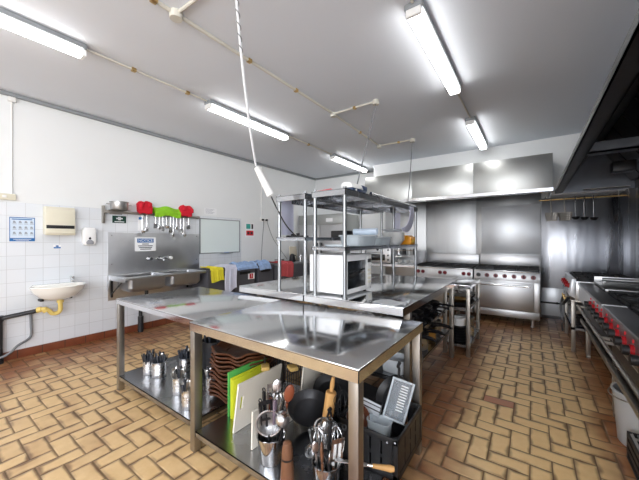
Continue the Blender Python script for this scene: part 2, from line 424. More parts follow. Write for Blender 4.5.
# ------------------------------------------------------------------ ceiling conduits
def conduit(label, pts, r=.012, clips=(), name='ceiling_conduit', m=None):
    t = Thing(name, label, 'conduit', pts[0])
    t.part('pipe', MB().tube(pts, r, 8), m or CONDUIT)
    for p in clips: t.part('clip', MB().box(p[0]-.022, p[0]+.022, p[1]-.022, p[1]+.022, CZ-.034, CZ, .004), BRASS)
    return t
zc = CZ-.014
conduit('thin pale conduit between the two nearer left tube lights', [(-3.4,.95,zc),(-3.4,2.26,zc)], .012, [(-3.4,1.4,0),(-3.4,2.0,0)])
conduit('thin pale conduit between the two far left tube lights', [(-3.4,3.8,zc),(-3.4,5.2,zc)], .012, [(-3.4,4.4,0)])
conduit('thin conduit joining the two right hand tube lights', [(-.735,3.76,zc),(-.735,4.81,zc)], .011)
conduit('short conduit leaving the largest tube light at the top edge', [(-.73,1.6,zc),(-.73,2.22,zc)], .011)
t = conduit('long cream conduit crossing the ceiling with side branches and round boxes', [(-2.29,.7,zc),(-2.29,3.54,zc),(-2.36,5.24,zc)], .016,
        [(-2.29,1.08,0),(-2.29,2.0,0),(-2.29,2.72,0),(-2.32,4.4,0)])
t.part('branch', MB().tube([(-2.29,1.25,zc),(-1.62,1.27,zc)], .014, 8), CONDUIT)
t.part('branch', MB().tube([(-2.29,3.54,zc),(-1.66,3.54,zc)], .014, 8), CONDUIT)
t.part('branch', MB().tube([(-2.36,5.24,zc),(-1.74,5.27,zc)], .014, 8), CONDUIT)
t.part('clip', MB().box(-1.97,-1.93,3.52,3.56,CZ-.034,CZ,.004), BRASS); t.part('clip', MB().box(-2.0,-1.96,5.235,5.275,CZ-.034,CZ,.004), BRASS)
for x, y, r in ((-2.29,1.25,.05),(-2.29,3.54,.042),(-2.36,5.24,.045),(-1.64,3.54,.042),(-1.73,5.27,.042),(-1.6,1.27,.042)):
    t.part('junction_box', MB().lathe([(0,-.055),(r*.9,-.055),(r,-.045),(r,0),(0,0)], 24, Matrix.Translation((x,y,CZ))), CONDUIT)

# hanging supply cords
t = Thing('hanging_power_cord', 'twisted white cord hanging from the ceiling with a white socket and black lead', 'power cord', (-1.6,1.27,CZ-.05))
pts = [(-1.6,1.27,CZ-.05),(-1.75,1.45,2.85),(-1.9,1.66,2.42),(-2.04,1.86,2.14)]
t.part('cord', MB().tube(pts, .010, 8, 8), CABLEW)
tw = []
for i in range(61):
    u = i/60; p = Vector(pts[0]).lerp(Vector(pts[1]), u) if u < .8 else Vector(pts[0]).lerp(Vector(pts[1]), u)
    tw.append(p + Vector((math.cos(u*40)*.012, math.sin(u*40)*.012, 0)))
t.part('twist_wrap', MB().tube(tw, .004, 6), RUBBER)
a, b = Vector((-2.035,1.862,2.125)), Vector((-1.935,1.94,1.875))
d = (b-a).normalized()
t.part('strain_hook', MB().tube([a+Vector((0,0,.03)), a+Vector((-.02,0,.0)), a, a+d*.02], .006, 6, 4), BLACKP)
t.part('inline_socket', MB().cyl(a+d*.0, b, .026, .036, 20).cyl(b, b+d*.012, .036, .02, 20), PLAST_W)
t.part('lead', MB().tube([b, (-1.92,2.02,1.74), (-1.90,2.12,1.60), (-1.885,2.24,1.505)], .006, 6, 6), CABLEB)
single('hanging_cable', 'grey cable slanting from the ceiling down to the device on the shelf top', 'cable',
       MB().tube([(-1.64,3.54,CZ-.05),(-1.56,3.2,2.75),(-1.46,2.78,2.2),(-1.41,2.6,1.99)], .007, 6, 6), RUBBER, (-1.41,2.6,1.99))
single('hanging_cable', 'dark cable dropping from the ceiling box to the far end of the shelf top', 'cable',
       MB().tube([(-1.73,5.27,CZ-.05),(-1.62,4.85,2.75),(-1.50,4.42,2.28),(-1.41,4.06,1.90)], .008, 6, 6), RUBBER, (-1.41,4.06,1.90))

# ------------------------------------------------------------------ left wall: wash corner
W = XL                     # wall face; tiles stand 8 mm proud
WT = XL+.0075
t = Thing('wall_outlet', 'cream switch and outlet strip high on the left wall at the photo edge', 'outlet', (W,.5,1.95))
t.part('plate', MB().box(W, W+.035, .30, .80, 1.955, 2.03, .006), CREAM)
for y in (.42,.56,.70): t.part('switch', MB().box(W+.034, W+.042, y-.018, y+.018, 1.978, 2.008, .003), PLAST_W)
single('wall_conduit', 'white conduit rising from the cream outlet strip to the ceiling trunking', 'conduit',
       MB().cyl((W+.010,.765,2.03),(W+.010,.765,CZ-.05),.009).box(W,W+.05,.73,.80,3.16,3.215,.006), PLAST_W, (W,.765,2.03))

def poster(name, label, cat, y0, y1, z0, z1, x=WT, m=PAPER):
    t = Thing(name, label, cat, (x, y0, z0)); t.part('sheet', MB().box(x, x+.003, y0, y1, z0, z1), m); t.x = x+.003; return t
def on_wall(x, y, z):  # text matrix: reads along +y seen from +x
    return Matrix.Translation((x,y,z)) @ Matrix(((0,0,1,0),(1,0,0,0),(0,1,0,0),(0,0,0,1)))
t = poster('hand_washing_poster', 'blue and white instruction poster with small pictures left of the towel dispenser', 'poster', .745, .975, 1.452, 1.752, m=PALEBL)
fr = MB().box(t.x,t.x+.001,.745,.975,1.452,1.492).box(t.x,t.x+.001,.745,.975,1.742,1.752).box(t.x,t.x+.001,.745,.752,1.49,1.745).box(t.x,t.x+.001,.968,.975,1.49,1.745)
t.part('blue_border', fr, BLUEP)
for r_ in range(3):
    pic = MB(); cap = pic
    for c_ in range(4):
        y = .775+c_*.052; z = 1.685-r_*.068
        pic.ball((t.x+.0005,y+.012,z+.012),.012,10,.06,1,.8).box(t.x,t.x+.001,y,y+.028,z-.006,z+.006)
        cap.box(t.x,t.x+.001,y-.004,y+.034,z-.02,z-.015)
    t.part('picture_row', pic, GREYINK)
t.part('heading', MB().box(t.x,t.x+.001,.765,.95,1.72,1.732), BLUEP)
t.part('footer_lines', MB().box(t.x+.001,t.x+.0015,.78,.94,1.474,1.479).box(t.x+.001,t.x+.0015,.80,.92,1.462,1.466), PAPER)

t = Thing('paper_towel_dispenser', 'cream wall dispenser with black slot above the hand basin', 'dispenser', (WT,1.2,1.53))
t.part('body', MB().prism([(WT,1.545),(WT+.115,1.53),(WT+.125,1.56),(WT+.12,1.86),(WT+.09,1.905),(WT,1.905)], 'y', 1.05, 1.36, .008), CREAM)
t.part('slot', MB().box(WT+.10, WT+.128, 1.06, 1.35, 1.618, 1.662, .003), BLACKP)
t.part('lip', MB().box(WT+.10, WT+.135, 1.055, 1.355, 1.555, 1.575, .004), CREAM)
t = poster('blue_sticker', 'tiny blue hand sticker on the tiles under the cream towel dispenser', 'sticker', 1.155, 1.235, 1.352, 1.405, m=PAPER)
t.part('hand_mark', MB().box(t.x,t.x+.001,1.158,1.232,1.355,1.374).ball((t.x+.0003,1.195,1.386),.016,10,.05,1.2,.7), BLUEP)

t = Thing('soap_dispenser', 'white rounded soap dispenser right of the cream towel dispenser', 'soap dispenser', (WT,1.53,1.39))
t.part('case', MB().prism([(1.455,1.43),(1.475,1.39),(1.585,1.39),(1.605,1.43),(1.612,1.60),(1.59,1.648),(1.47,1.648),(1.448,1.60)], 'x', WT, WT+.10, .02), ENAMEL)
t.part('push_bar', MB().prism([(1.49,1.405),(1.57,1.405),(1.575,1.44),(1.55,1.47),(1.51,1.47),(1.485,1.44)], 'x', WT+.09, WT+.112, .006), mat('grey_plastic', srgb(150,152,158), .4))
t.part('logo_drop', MB().prism([(1.52,1.475),(1.54,1.475),(1.545,1.49),(1.53,1.515),(1.515,1.49)], 'x', WT+.098, WT+.104), INK)

# hand basin
t = Thing('hand_basin', 'white oval wall hand basin above the yellowed waste trap', 'basin', (WT,1.16,.70))
bm = MB()
prof = [(.0,.705),(.10,.705),(.19,.745),(.255,.82),(.275,.868),(.282,.878),(.27,.888),(.252,.88),(.235,.85),(.17,.79),(.06,.77),(0,.768)]
b2 = MB(); b2.lathe(prof, 40, Matrix.Translation((WT+.225,1.16,0)), .78, 1.0)
b2.box(WT, WT+.13, .93, 1.39, .80, .892, .02)
t.part('bowl', b2, PORCEL)
t.part('tap', MB().cyl((WT+.075,1.335,.885),(WT+.075,1.335,.955),.016,.018,14).tube([(WT+.075,1.335,.935),(WT+.12,1.325,.945),(WT+.16,1.32,.925)],.010,8,4).box(WT+.055,WT+.105,1.315,1.355,.955,.975,.006), STEELP, label='small chrome tap')
t.part('waste_trap', MB().cyl((WT+.2,1.18,.72),(WT+.2,1.18,.62),.024).tube([(WT+.2,1.18,.64),(WT+.2,1.18,.56),(WT+.2,1.15,.525),(WT+.2,1.10,.53),(WT+.2,1.07,.57),(WT+.2,1.03,.60),(WT+.17,.98,.595)],.025,10,5), YPVC)
for p0, p1 in (((WT+.2,1.18,.69),(WT+.2,1.18,.655)),((WT+.2,1.045,.572),(WT+.2,1.02,.604)),((WT+.185,1.0,.598),(WT+.165,.965,.592))): t.part('union_nut', MB().cyl(p0,p1,.036,None,10), YPVC)
for y in (1.02,1.31): t.part('fixing_bracket', MB().box(WT,WT+.12,y-.02,y+.02,.68,.71,.008), BLACKP)
single('drain_pipe', 'black drain pipe bending down to the floor left of the basin', 'pipe',
       MB().tube([(WT+.165,.962,.590),(WT+.14,.94,.578),(WT+.08,.73,.545),(WT+.055,.66,.53)],.026,12,4).cyl((WT+.055,.655,.56),(WT+.055,.655,.001),.030).cyl((WT+.055,.655,.50),(WT+.055,.655,.565),.038).cyl((WT+.055,.655,.0),(WT+.055,.655,.05),.038), BLKPIPE, (WT+.055,.655,0))
single('water_pipe', 'pale grey water pipe curving along the skirting under the basin', 'pipe',
       MB().tube([(WT+.03,.93,.56),(WT+.03,.935,.40),(WT+.03,.935,.27),(WT+.05,.90,.22),(WT+.10,.80,.18),(WT+.125,.73,.12),(WT+.125,.62,.085),(WT+.125,.2,.08)],.014,8,6), RUBBER, (WT+.125,.2,.08))

# pot-wash sink against its steel splashback
t = Thing('pot_wash_sink', 'double bowl steel sink bracketed under the tall splashback', 'sink', (WT,2.5,.7))
SX1 = WT+.56
rim = MB()
y0, y1, ym = 1.80, 3.075, 2.44
xa, xb = WT+.10, SX1-.05
# rim with two openings
rim.box(WT+.012, xa, y0, y1, .905, .935, .006).box(xb, SX1, y0, y1, .895, .935, .006)
rim.box(xa, xb, y0, y0+.07, .905, .935).box(xa, xb, y1-.07, y1, .905, .935).box(xa, xb, ym-.04, ym+.04, .905, .935)
t.part('rim', rim, STEELSK)
for a, b in ((y0+.07, ym-.04), (ym+.04, y1-.07)):
    bw = MB()
    def ring(m, z, rr=.07, a=a, b=b):
        pts = []
        for cx, cy, s0 in ((xb-m-rr,b-m-rr,0),(xa+m+rr,b-m-rr,1),(xa+m+rr,a+m+rr,2),(xb-m-rr,a+m+rr,3)):
            for k in range(6):
                an = PI/2*(s0+k/5); pts.append((cx+rr*math.cos(an), cy+rr*math.sin(an), z))
        return pts
    tb = bmesh.new(); rings = [[tb.verts.new(p) for p in ring(*q)] for q in ((-.012,.93),(-.010,.915),(-.006,.76),(.03,.712),(.05,.705))]
    for r0, r1 in zip(rings, rings[1:]):
        n = len(r0)
        for k in range(n): tb.faces.new((r0[k], r0[(k+1)%n], r1[(k+1)%n], r1[k]))
    tb.faces.new(rings[-1]); bmesh.ops.solidify(tb, geom=tb.faces[:], thickness=.003); bw._merge(tb)
    t.part('bowl', bw, STEELSK)
t.part('side_apron', MB().box(WT+.012, WT+.05, y0-.03, y0, .70, .93, .003).box(WT+.012,SX1,y0-.004,y0,.86,.93,.002), STEELSK)
t.part('support_bracket', MB().box(WT+.02,WT+.045,1.81,1.835,.60,.90).box(WT+.02,SX1-.06,1.81,1.835,.878,.90).tube([(WT+.035,1.822,.65),(SX1-.12,1.822,.885)],.011,6), BLACKP, label='black angle bracket')
t.part('support_bracket', MB().box(WT+.02,WT+.045,3.02,3.045,.60,.90).box(WT+.02,SX1-.06,3.02,3.045,.878,.90).tube([(WT+.035,3.032,.65),(SX1-.12,3.032,.885)],.011,6), BLACKP, label='black angle bracket')
t.part('waste_pipe', MB().cyl((WT+.3,2.2,.705),(WT+.3,2.2,.42),.026).tube([(WT+.3,2.2,.45),(WT+.28,2.2,.40),(WT+.15,2.2,.38),(WT+.1,2.2,.34),(WT+.1,2.2,.2)],.028,10,4).cyl((WT+.1,2.2,.25),(WT+.1,2.2,.0),.04), BLKPIPE, label='dark waste pipe')
t = Thing('splashback', 'tall grey steel splashback sheet behind the double sink', 'splashback', (WT,2.5,.55))
t.part('sheet', MB().box(WT,WT+.010,1.78,3.285,.55,1.585,.003), STEELSK)
for y in (1.83,3.23):
    for z in (.75,1.1,1.54): t.part('screw', MB().cyl((WT+.010,y,z),(WT+.0125,y,z),.007,None,10), STEELP)
t = Thing('wall_taps', 'row of three steel sink taps on the splashback', 'taps', (WT+.01,2.53,1.15))
t.part('supply_bar', MB().cyl((WT+.035,2.34,1.155),(WT+.035,2.72,1.16),.011), STEELP)
for y in (2.36,2.70):
    h = t.part('handle', MB().cyl((WT+.01,y,1.16),(WT+.075,y,1.16),.017).cyl((WT+.075,y,1.16),(WT+.105,y,1.16),.030,.026,14), PLAST_W if y > 2.5 else STEELP)
    t.part('flange', MB().cyl((WT+.01,y,1.16),(WT+.02,y,1.16),.032), STEELP)
t.part('spout', MB().cyl((WT+.01,2.53,1.155),(WT+.02,2.53,1.155),.032).tube([(WT+.02,2.53,1.155),(WT+.08,2.53,1.16),(WT+.16,2.53,1.15),(WT+.18,2.53,1.12)],.013,10,5), STEELP)

XS = WT+.0115
t = poster('notice_sign', 'white notice sign with blue NOTICE header on the steel splashback', 'sign', 2.15, 2.475, 1.285, 1.512, x=XS)
t.part('header', MB().box(t.x,t.x+.0015,2.185,2.44,1.425,1.492), BLUEP)
t.part('header_text', MB().text('NOTICE', .062, on_wall(t.x+.0015,2.3125,1.4585)), PAPER)
ln = MB()
for z, a, b in ((1.395,2.26,2.365),(1.365,2.20,2.425),(1.338,2.21,2.415),(1.312,2.23,2.40)): ln.box(t.x,t.x+.001,a,b,z,z+.013)
t.part('text_lines', ln, INK)

# utensil rail with everything that hangs on it
t = Thing('utensil_rail', 'long steel wall rail above the splashback holding mitts and utensils', 'rail', (WT,2.5,1.88))
t.part('bar', MB().box(WT+.045,WT+.060,1.72,3.27,1.872,1.915,.003), STEELF)
for y in (1.74,2.3,2.85,3.24): t.part('bracket', MB().box(WT,WT+.05,y-.015,y+.015,1.865,1.92,.003), STEELF)
t.part('end_bracket', MB().box(WT,WT+.05,1.70,1.73,1.72,1.98,.004), STEELF)
hk = MB(); HOOKS = [2.23,2.30,2.44,2.50,2.56,2.62,2.69,2.74,2.80,2.87,2.93,3.02]
for y in HOOKS: t.part('hook', MB().tube([(WT+.060,y,1.895),(WT+.075,y,1.885),(WT+.078,y,1.862),(WT+.088,y,1.858),(WT+.093,y,1.87)],.003,5,3), STEELP)
t = Thing('stock_pot', 'aluminium pot on the left end of the wall rail above the green sign', 'pot', (WT+.13,1.885,1.915))
t.part('body', MB().lathe([(0,1.918),(.105,1.918),(.115,1.93),(.118,2.03),(.126,2.036),(.126,2.042),(.113,2.042),(.110,1.932),(0,1.928)],28,Matrix.Translation((WT+.13,1.885,0))), ALUM)
for s in (-1,1): t.part('handle', MB().tube([(WT+.10,1.885+s*.118,2.0),(WT+.10,1.885+s*.155,2.005),(WT+.16,1.885+s*.155,2.005),(WT+.16,1.885+s*.118,2.0)],.006,6,3), ALUM)
single('pot_bracket', 'small steel wall bracket shelf under the aluminium pot', 'bracket', MB().box(WT,WT+.25,1.77,2.0,1.9165,1.9175).box(WT,WT+.012,1.80,1.97,1.86,1.9165,.002), STEELF, (WT,1.885,1.86))
t = poster('first_aid_sign', 'small dark green sign with white mark below the aluminium pot', 'sign', 1.84, 2.03, 1.73, 1.84, m=GREENS)
t.part('white_mark', MB().box(t.x,t.x+.001,1.915,1.955,1.775,1.825).box(t.x,t.x+.001,1.89,1.98,1.79,1.81).box(t.x,t.x+.001,1.87,2.0,1.745,1.755), PAPER)
t = poster('paper_label', 'narrow white label hanging from the rail beside the left red mitt', 'label', 2.20, 2.29, 1.62, 1.86, x=WT+.001)
t.part('print', MB().box(t.x,t.x+.001,2.21,2.28,1.80,1.84), BLUEP)

def drape(y0, y1, ztop, zf, zb, bulge, seed):
    """cloth thrown over the rail at x = WT+.052"""
    rnd = random.Random(seed); ph = [rnd.uniform(0,6.28) for _ in range(4)]
    def fn(u, v):
        y = y0+(y1-y0)*u
        e = .5*math.sin(PI*u)
        if v < .5:
            k = v/.5; z = zb+(ztop-zb)*k; x = WT+.028-.012*(1-k)
        else:
            k = (v-.5)/.5; z = ztop+(zf-ztop)*k; x = WT+.082+bulge*math.sin(PI*min(1,k*.8+.1))
        if abs(v-.5) < .13: x = WT+.052+(v-.5)/.13*.035; z += .012*(1-abs(v-.5)/.13)
        w = .010*math.sin(u*9+ph[0]+v*3)+.008*math.sin(u*17+ph[1])
        return (x+max(0,w)*(1 if v > .5 else 0), y+.012*math.sin(v*7+ph[2])*(1-2*abs(u-.5)), z+.018*math.sin(u*8+ph[3]))
    return MB().sheet(fn, 18, 16, .005)
def mitt(y, label, sgn):
    t = Thing('oven_mitt', label, 'oven mitt', (WT+.06,y,1.9), 'red oven mitts on the rail')
    b = MB()
    b.prism([(y-.105,1.93),(y-.115,2.05),(y-.07,2.10),(y-.01,2.065),(y+.05,2.10),(y+.11,2.07),(y+.09,1.98),(y+.115,1.90),(y+.04,1.885),(y-.01,1.92),(y-.07,1.885)], 'x', WT+.03, WT+.12, .016)
    t.part('palm', b, REDC)
    t.part('thumb', MB().tube([(WT+.10,y-sgn*.04,2.05),(WT+.14,y-sgn*.08,2.02),(WT+.145,y-sgn*.09,1.96)], lambda u: .036-.012*u, 10, 4), REDC)
    t.part('cuff', MB().tube([(WT+.05,y+sgn*.03,2.085),(WT+.10,y+sgn*.05,2.07),(WT+.135,y+sgn*.055,2.0)], .022, 8, 4), REDC)
mitt(2.27, 'bunched red oven mitts over the left part of the wall rail', 1)
single('green_cloth', 'lime green cloth draped over the wall rail between the red mitts', 'cloth', drape(2.42,2.86,2.02,1.87,1.90,.03,3), GREENC, (WT+.05,2.64,1.9))
mitt(2.97, 'smaller red oven mitt at the right end of the wall rail', -1)

def hang(i, kind, L, label):
    y = HOOKS[i]; x = WT+.085; zt = 1.862
    t = Thing('hanging_'+kind, label, kind, (x,y,zt), 'utensils hanging from the wall rail')
    zb = zt-L
    t.part('handle', MB().tube([(x,y,zt),(x+.004,y,zt-.02),(x,y,zb+.08)],.0065,6).lathe([(.006,-.003),(.012,0),(.006,.003)],10,Matrix.Translation((x,y,zt-.006))@Matrix.Rotation(PI/2,4,'Y')), STEELU)
    if kind == 'ladle': t.part('bowl', MB().lathe([(.0,-.038),(.022,-.032),(.037,-.012),(.042,.006),(.039,.006),(.033,-.012),(.018,-.028),(0,-.034)],16,Matrix.Translation((x+.03,y,zb+.045))), STEELU)
    elif kind == 'spoon': t.part('bowl', MB().ball((x+.004,y,zb+.04),.045,14,.22,.62,1.0), STEELU)
    elif kind == 'turner': t.part('blade', MB().prism([(y-.028,zb+.085),(y+.028,zb+.085),(y+.036,zb),(y-.036,zb)],'x',x,x+.003), STEELU)
    elif kind == 'fork': 
        b = MB().box(x-.002,x+.002,y-.02,y+.02,zb+.06,zb+.085)
        for q in (-.017,-.006,.006,.017): b.box(x-.002,x+.002,y+q-.003,y+q+.003,zb,zb+.065)
        t.part('tines', b, STEELU)
    elif kind == 'skimmer': t.part('disc', MB().lathe([(0,-.003),(.05,-.001),(.055,.006),(.05,.003),(0,0)],18,Matrix.Translation((x+.02,y,zb+.05))@Matrix.Rotation(PI/2-.2,4,'Y')), STEELU)
KD = [('ladle',.30,'steel ladle hanging nearest the left red mitt'),('spoon',.26,'steel spoon hanging second from the left mitt'),
      ('turner',.20,'short steel turner hanging under the left edge of the green cloth'),('spoon',.22,'steel spoon hanging under the green cloth, second from its left edge'),
      ('fork',.24,'steel serving fork hanging under the green cloth, left of its middle'),('ladle',.21,'small ladle hanging under the middle of the green cloth'),
      ('turner',.28,'steel turner hanging right of the middle of the green cloth'),('spoon',.33,'longest hanging spoon, under the right half of the green cloth'),
      ('spoon',.22,'short spoon hanging under the right edge of the green cloth'),('skimmer',.30,'round skimmer hanging left under the small red mitt'),
      ('ladle',.34,'long ladle hanging lowest under the small red mitt'),('turner',.20,'dark turner hanging last on the right of the rail')]
for i, (k, L_, lb) in enumerate(KD): hang(i, k, L_, lb)

# whiteboard and papers
t = Thing('whiteboard', 'white marker board with thin grey frame right of the splashback', 'whiteboard', (W,3.77,1.2))
t.part('board', MB().box(WT,WT+.014,3.31,4.235,1.215,1.875), WBOARD)
fr = MB().box(WT,WT+.02,3.29,4.255,1.20,1.218,.003).box(WT,WT+.02,3.29,4.255,1.873,1.89,.003).box(WT,WT+.02,3.29,3.312,1.2,1.89,.003).box(WT,WT+.02,4.233,4.255,1.2,1.89,.003)
t.part('frame', fr, GREYPIPE); t.part('pen_tray', MB().box(WT,WT+.05,3.75,4.05,1.193,1.202,.002).box(WT+.045,WT+.05,3.75,4.05,1.2,1.21), GREYPIPE)
single('marker_pen', 'blue marker pen in the tray of the whiteboard', 'pen', MB().cyl((WT+.033,3.84,1.211),(WT+.033,3.96,1.211),.008), BLUEP, (WT+.033,3.9,1.203))
t = poster('paper_note', 'small white paper note on the wall above the whiteboard', 'note', 3.40, 3.68, 1.97, 2.10, x=W+.001)
ln = MB()
for k in range(5): ln.box(t.x,t.x+.0008,3.43,3.43+.2-.03*(k%3),2.075-k*.02,2.08-k*.02)
t.part('text_lines', ln, GREYINK)
t = poster('safety_poster', 'small poster with teal and red pictures right of the whiteboard', 'poster', 4.42, 4.68, 1.53, 1.86, x=W-.0005)
t.part('teal_panel', MB().box(t.x,t.x+.001,4.45,4.57,1.72,1.83), TEAL); t.part('dark_figure', MB().box(t.x,t.x+.001,4.60,4.65,1.72,1.83), INK)
t.part('red_panel', MB().box(t.x,t.x+.001,4.45,4.66,1.57,1.68), REDP); t.part('dark_bars', MB().box(t.x+.001,t.x+.0015,4.48,4.54,1.60,1.65).box(t.x+.001,t.x+.0015,4.57,4.63,1.60,1.65), INK)
t = Thing('wall_outlet', 'white double wall outlet with black plugs right of the small red poster', 'outlet', (W,5.0,1.9))
t.part('plate', MB().box(W,W+.012,4.86,5.12,1.90,1.99,.003), PLAST_W)
for y in (4.93,5.05): t.part('plug', MB().cyl((W+.012,y,1.945),(W+.06,y,1.945),.026,.02,12), BLACKP)
single('wall_cable', 'grey cable running straight down from the double wall outlet', 'cable', MB().tube([(W+.055,4.93,1.93),(W+.05,4.93,1.8),(W+.035,4.90,1.4),(W+.035,4.87,.95),(W+.035,4.87,.5),(W+.04,4.87,.03)],.007,6,4), RUBBER, (W+.04,4.87,.03))
single('wall_cable', 'thin cable drooping to the right from the double wall outlet', 'cable', MB().tube([(W+.055,5.05,1.93),(W+.06,5.08,1.8),(W+.05,5.25,1.5),(W+.08,5.5,1.2),(W+.2,5.6,.98)],.006,6,4), RUBBER, (W+.05,5.6,.98))
single('wall_conduit', 'white conduit running up the wall from the double wall outlet', 'conduit', MB().cyl((W+.012,4.9,1.99),(W+.012,4.9,CZ-.05),.010), PLAST_W, (W,4.9,1.99))

# grey bins along the wall with cloths on them
def bin_(y0, y1, label, m=DGREY, x1=-4.62, zt=.93):
    x0 = XL+.05; t = Thing('waste_bin', label, 'bin', ((x0+x1)/2,(y0+y1)/2,0), 'grey bins along the left wall')
    k = MB(); tb = bmesh.new()
    def rg(i, z): return [tb.verts.new(p) for p in ((x0+i,y0+i,z),(x1-i,y0+i,z),(x1-i,y1-i,z),(x0+i,y1-i,z))]
    R = [rg(.04,.003),rg(.006,zt-.05),rg(-.004,zt-.045),rg(-.004,zt),rg(.02,zt),rg(.05,.03)]
    for a, b in zip(R, R[1:]):
        for q in range(4): tb.faces.new((a[q],a[(q+1)%4],b[(q+1)%4],b[q]))
    tb.faces.new(R[0]); tb.faces.new(R[-1]); k._merge(tb)
    t.part('tub', k, m)
    ym = (y0+y1)/2
    t.part('handle_recess', MB().box(x1-.012,x1+.004,ym-.14,ym+.12,zt-.14,zt-.085,.006), BLACKP)
    return t
bin_(3.10,3.62,'grey bin under the yellow cloth')
bin_(3.68,4.20,'grey bin with a black handle slot and a red label')
bin_(4.26,4.74,'grey bin with handle slot left of the faded red cloth')
t = poster('red_label', 'small red number label on the grey bin in the middle', 'label', 4.0, 4.17, .68, .80, x=-4.62); t.o.rotation_euler = (0,0,0)
t.part('red_square', MB().box(t.x,t.x+.001,4.04,4.13,.69,.79), REDP); t.part('number', MB().text('3', .085, on_wall(t.x+.001,4.085,.74)), PAPER)
def throw(label, y0, y1, xr, zt, zf, m, seed, cat='cloth', name='cloth', top=.0):
    """cloth lying over a bin rim and hanging on its front"""
    rnd = random.Random(seed); a, b, c = (rnd.uniform(0,6.28) for _ in range(3))
    def fn(u, v):
        y = y0+(y1-y0)*u+.012*math.sin(v*6+a)
        w = .012*math.sin(u*11+b)+.008*math.sin(u*23+c)
        if v < .45: return (xr-.32*(1-v/.45), y, zt+.012+abs(w)*1.6+top*math.sin(PI*v/.45))
        if v < .55: k = (v-.45)/.1; return (xr+.018*k, y, zt+.010-.02*k)
        k = (v-.55)/.45; return (xr+.022+abs(w), y, zt-.012+(zf-zt)*k*(1+.08*math.sin(u*5+a)))
    single(name, label, cat, MB().sheet(fn, 20, 18, .005), m, (xr,(y0+y1)/2,zf))
throw('yellow cloth hanging over the first grey bin', 3.13,3.40,-4.60,.945,.74,YELLOWC,1)
throw('pale lilac cloth hanging next to the yellow cloth', 3.425,3.68,-4.60,.95,.55,LILACC,2)
throw('blue and white cloth heaped on the middle grey bin', 3.70,4.22,-4.60,.95,.90,BLUEC,3,top=.05)
throw('blue striped cloth heaped on the third grey bin', 4.26,4.60,-4.60,.95,.86,BLUEC,4,top=.05)
throw('faded red cloth hanging over the counter edge behind the shelf posts', 4.78,5.22,-4.50,.945,.66,PINKC,5)
t = Thing('side_counter', 'dark low counter along the left wall behind the shelf posts', 'counter', (-4.85,5.4,0))
t.part('body', MB().box(XL+.05,-4.54,4.79,6.02,.10,.90,.004), DGREY); t.part('top', MB().box(XL+.05,-4.52,4.78,6.03,.90,.938,.004), mat('counter_top_grey', srgb(128,130,134), .4))
t.part('drawer', MB().box(-4.545,-4.53,4.83,5.38,.72,.87,.004), DGREY); t.part('drawer', MB().box(-4.545,-4.53,5.42,5.98,.72,.87,.004), DGREY)
single('beige_tray', 'beige tray leaning upright on the dark side counter', 'tray', MB().prism([(-.17,0),(.17,0),(.15,.36),(-.15,.36)],'x',0,.02,.004), BEIGE, (-4.98,5.82,.942), local=True, rot=(0,-.12,.1))
single('kettle', 'dark kettle standing before the beige tray on the side counter', 'kettle', MB().lathe([(0,0),(.075,0),(.085,.02),(.06,.17),(.03,.19),(0,.2)],20).tube([(.06,0,.16),(.12,0,.15),(.12,0,.05),(.08,0,.04)],.010,8,4), PANBLK, (-4.75,5.50,.939), local=True)
single('steel_canister', 'small steel canister beside the dark kettle on the side counter', 'canister', MB().lathe([(0,0),(.05,0),(.05,.13),(.042,.14),(.042,.16),(0,.162)],20), STEELU, (-4.72,5.78,.939), local=True)
single('cable_bundle', 'dark heap of cable lying on the side counter near the red cloth', 'cable', MB().tube([(-4.95+.09*math.cos(i*.9)*(1+.2*math.sin(i)), 5.25+.13*math.sin(i*.9), .948+.004*i) for i in range(16)],.007,6,4), CABLEB, (-4.95,5.25,.939))

# ------------------------------------------------------------------ steel benches
def bench(name, label, x0, x1, y0, y1, z, ap, legs, shelves, lw=.052, group=None):
    t = Thing(name, label, 'bench', ((x0+x1)/2,(y0+y1)/2,0), group)
    b = MB().box(x0,x1,y0,y1,z-.012,z,.003)
    b.box(x0,x1,y0,y0+.004,z-ap,z-.006).box(x0,x1,y1-.004,y1,z-ap,z-.006).box(x0,x0+.004,y0,y1,z-ap,z-.006).box(x1-.004,x1,y0,y1,z-ap,z-.006)
    t.part('top', b, STEEL)
    for (x, y) in legs:
        t.part('leg', MB().box(x,x+lw,y,y+lw,.004,z-.013,.004).cyl((x+lw/2,y+lw/2,0),(x+lw/2,y+lw/2,.02),lw*.42), STEELF)
    for (sx0,sx1,sy0,sy1,sz) in shelves:
        s_ = MB().box(sx0,sx1,sy0,sy1,sz-.006,sz)
        s_.box(sx0,sx1,sy0,sy0+.004,sz-.038,sz).box(sx0,sx1,sy1-.004,sy1,sz-.038,sz).box(sx0,sx0+.004,sy0,sy1,sz-.038,sz).box(sx1-.004,sx1,sy0,sy1,sz-.038,sz)
        t.part('shelf', s_, STEELS)
    return t
SZ = .15
bench('prep_bench', 'large steel prep bench in front, with utensils and crate on its lower shelf', -1.94, -.615, 1.155, 2.09, .90, .062,
      [(-1.937,1.158),(-.671,1.158),(-1.937,2.035),(-.671,2.035)], [(-1.885,-.672,1.165,2.08,SZ)])
bench('prep_bench', 'left steel bench below the double sink with cutlery tins on its shelf', -3.31, -1.945, 1.205, 2.10, .897, .05,
      [(-3.307,1.208),(-2.0,1.208),(-3.307,2.045),(-2.0,2.045)], [(-3.30,-2.005,1.212,2.09,SZ)])
bench('island_bench', 'raised middle bench at the left under the narrow overshelf', -2.60, -1.703, 2.125, 4.05, .97, .064,
      [(-2.57,2.35),(-1.78,2.35),(-2.57,3.96),(-1.78,3.96)], [(-2.51,-1.79,2.36,4.0,.33)])
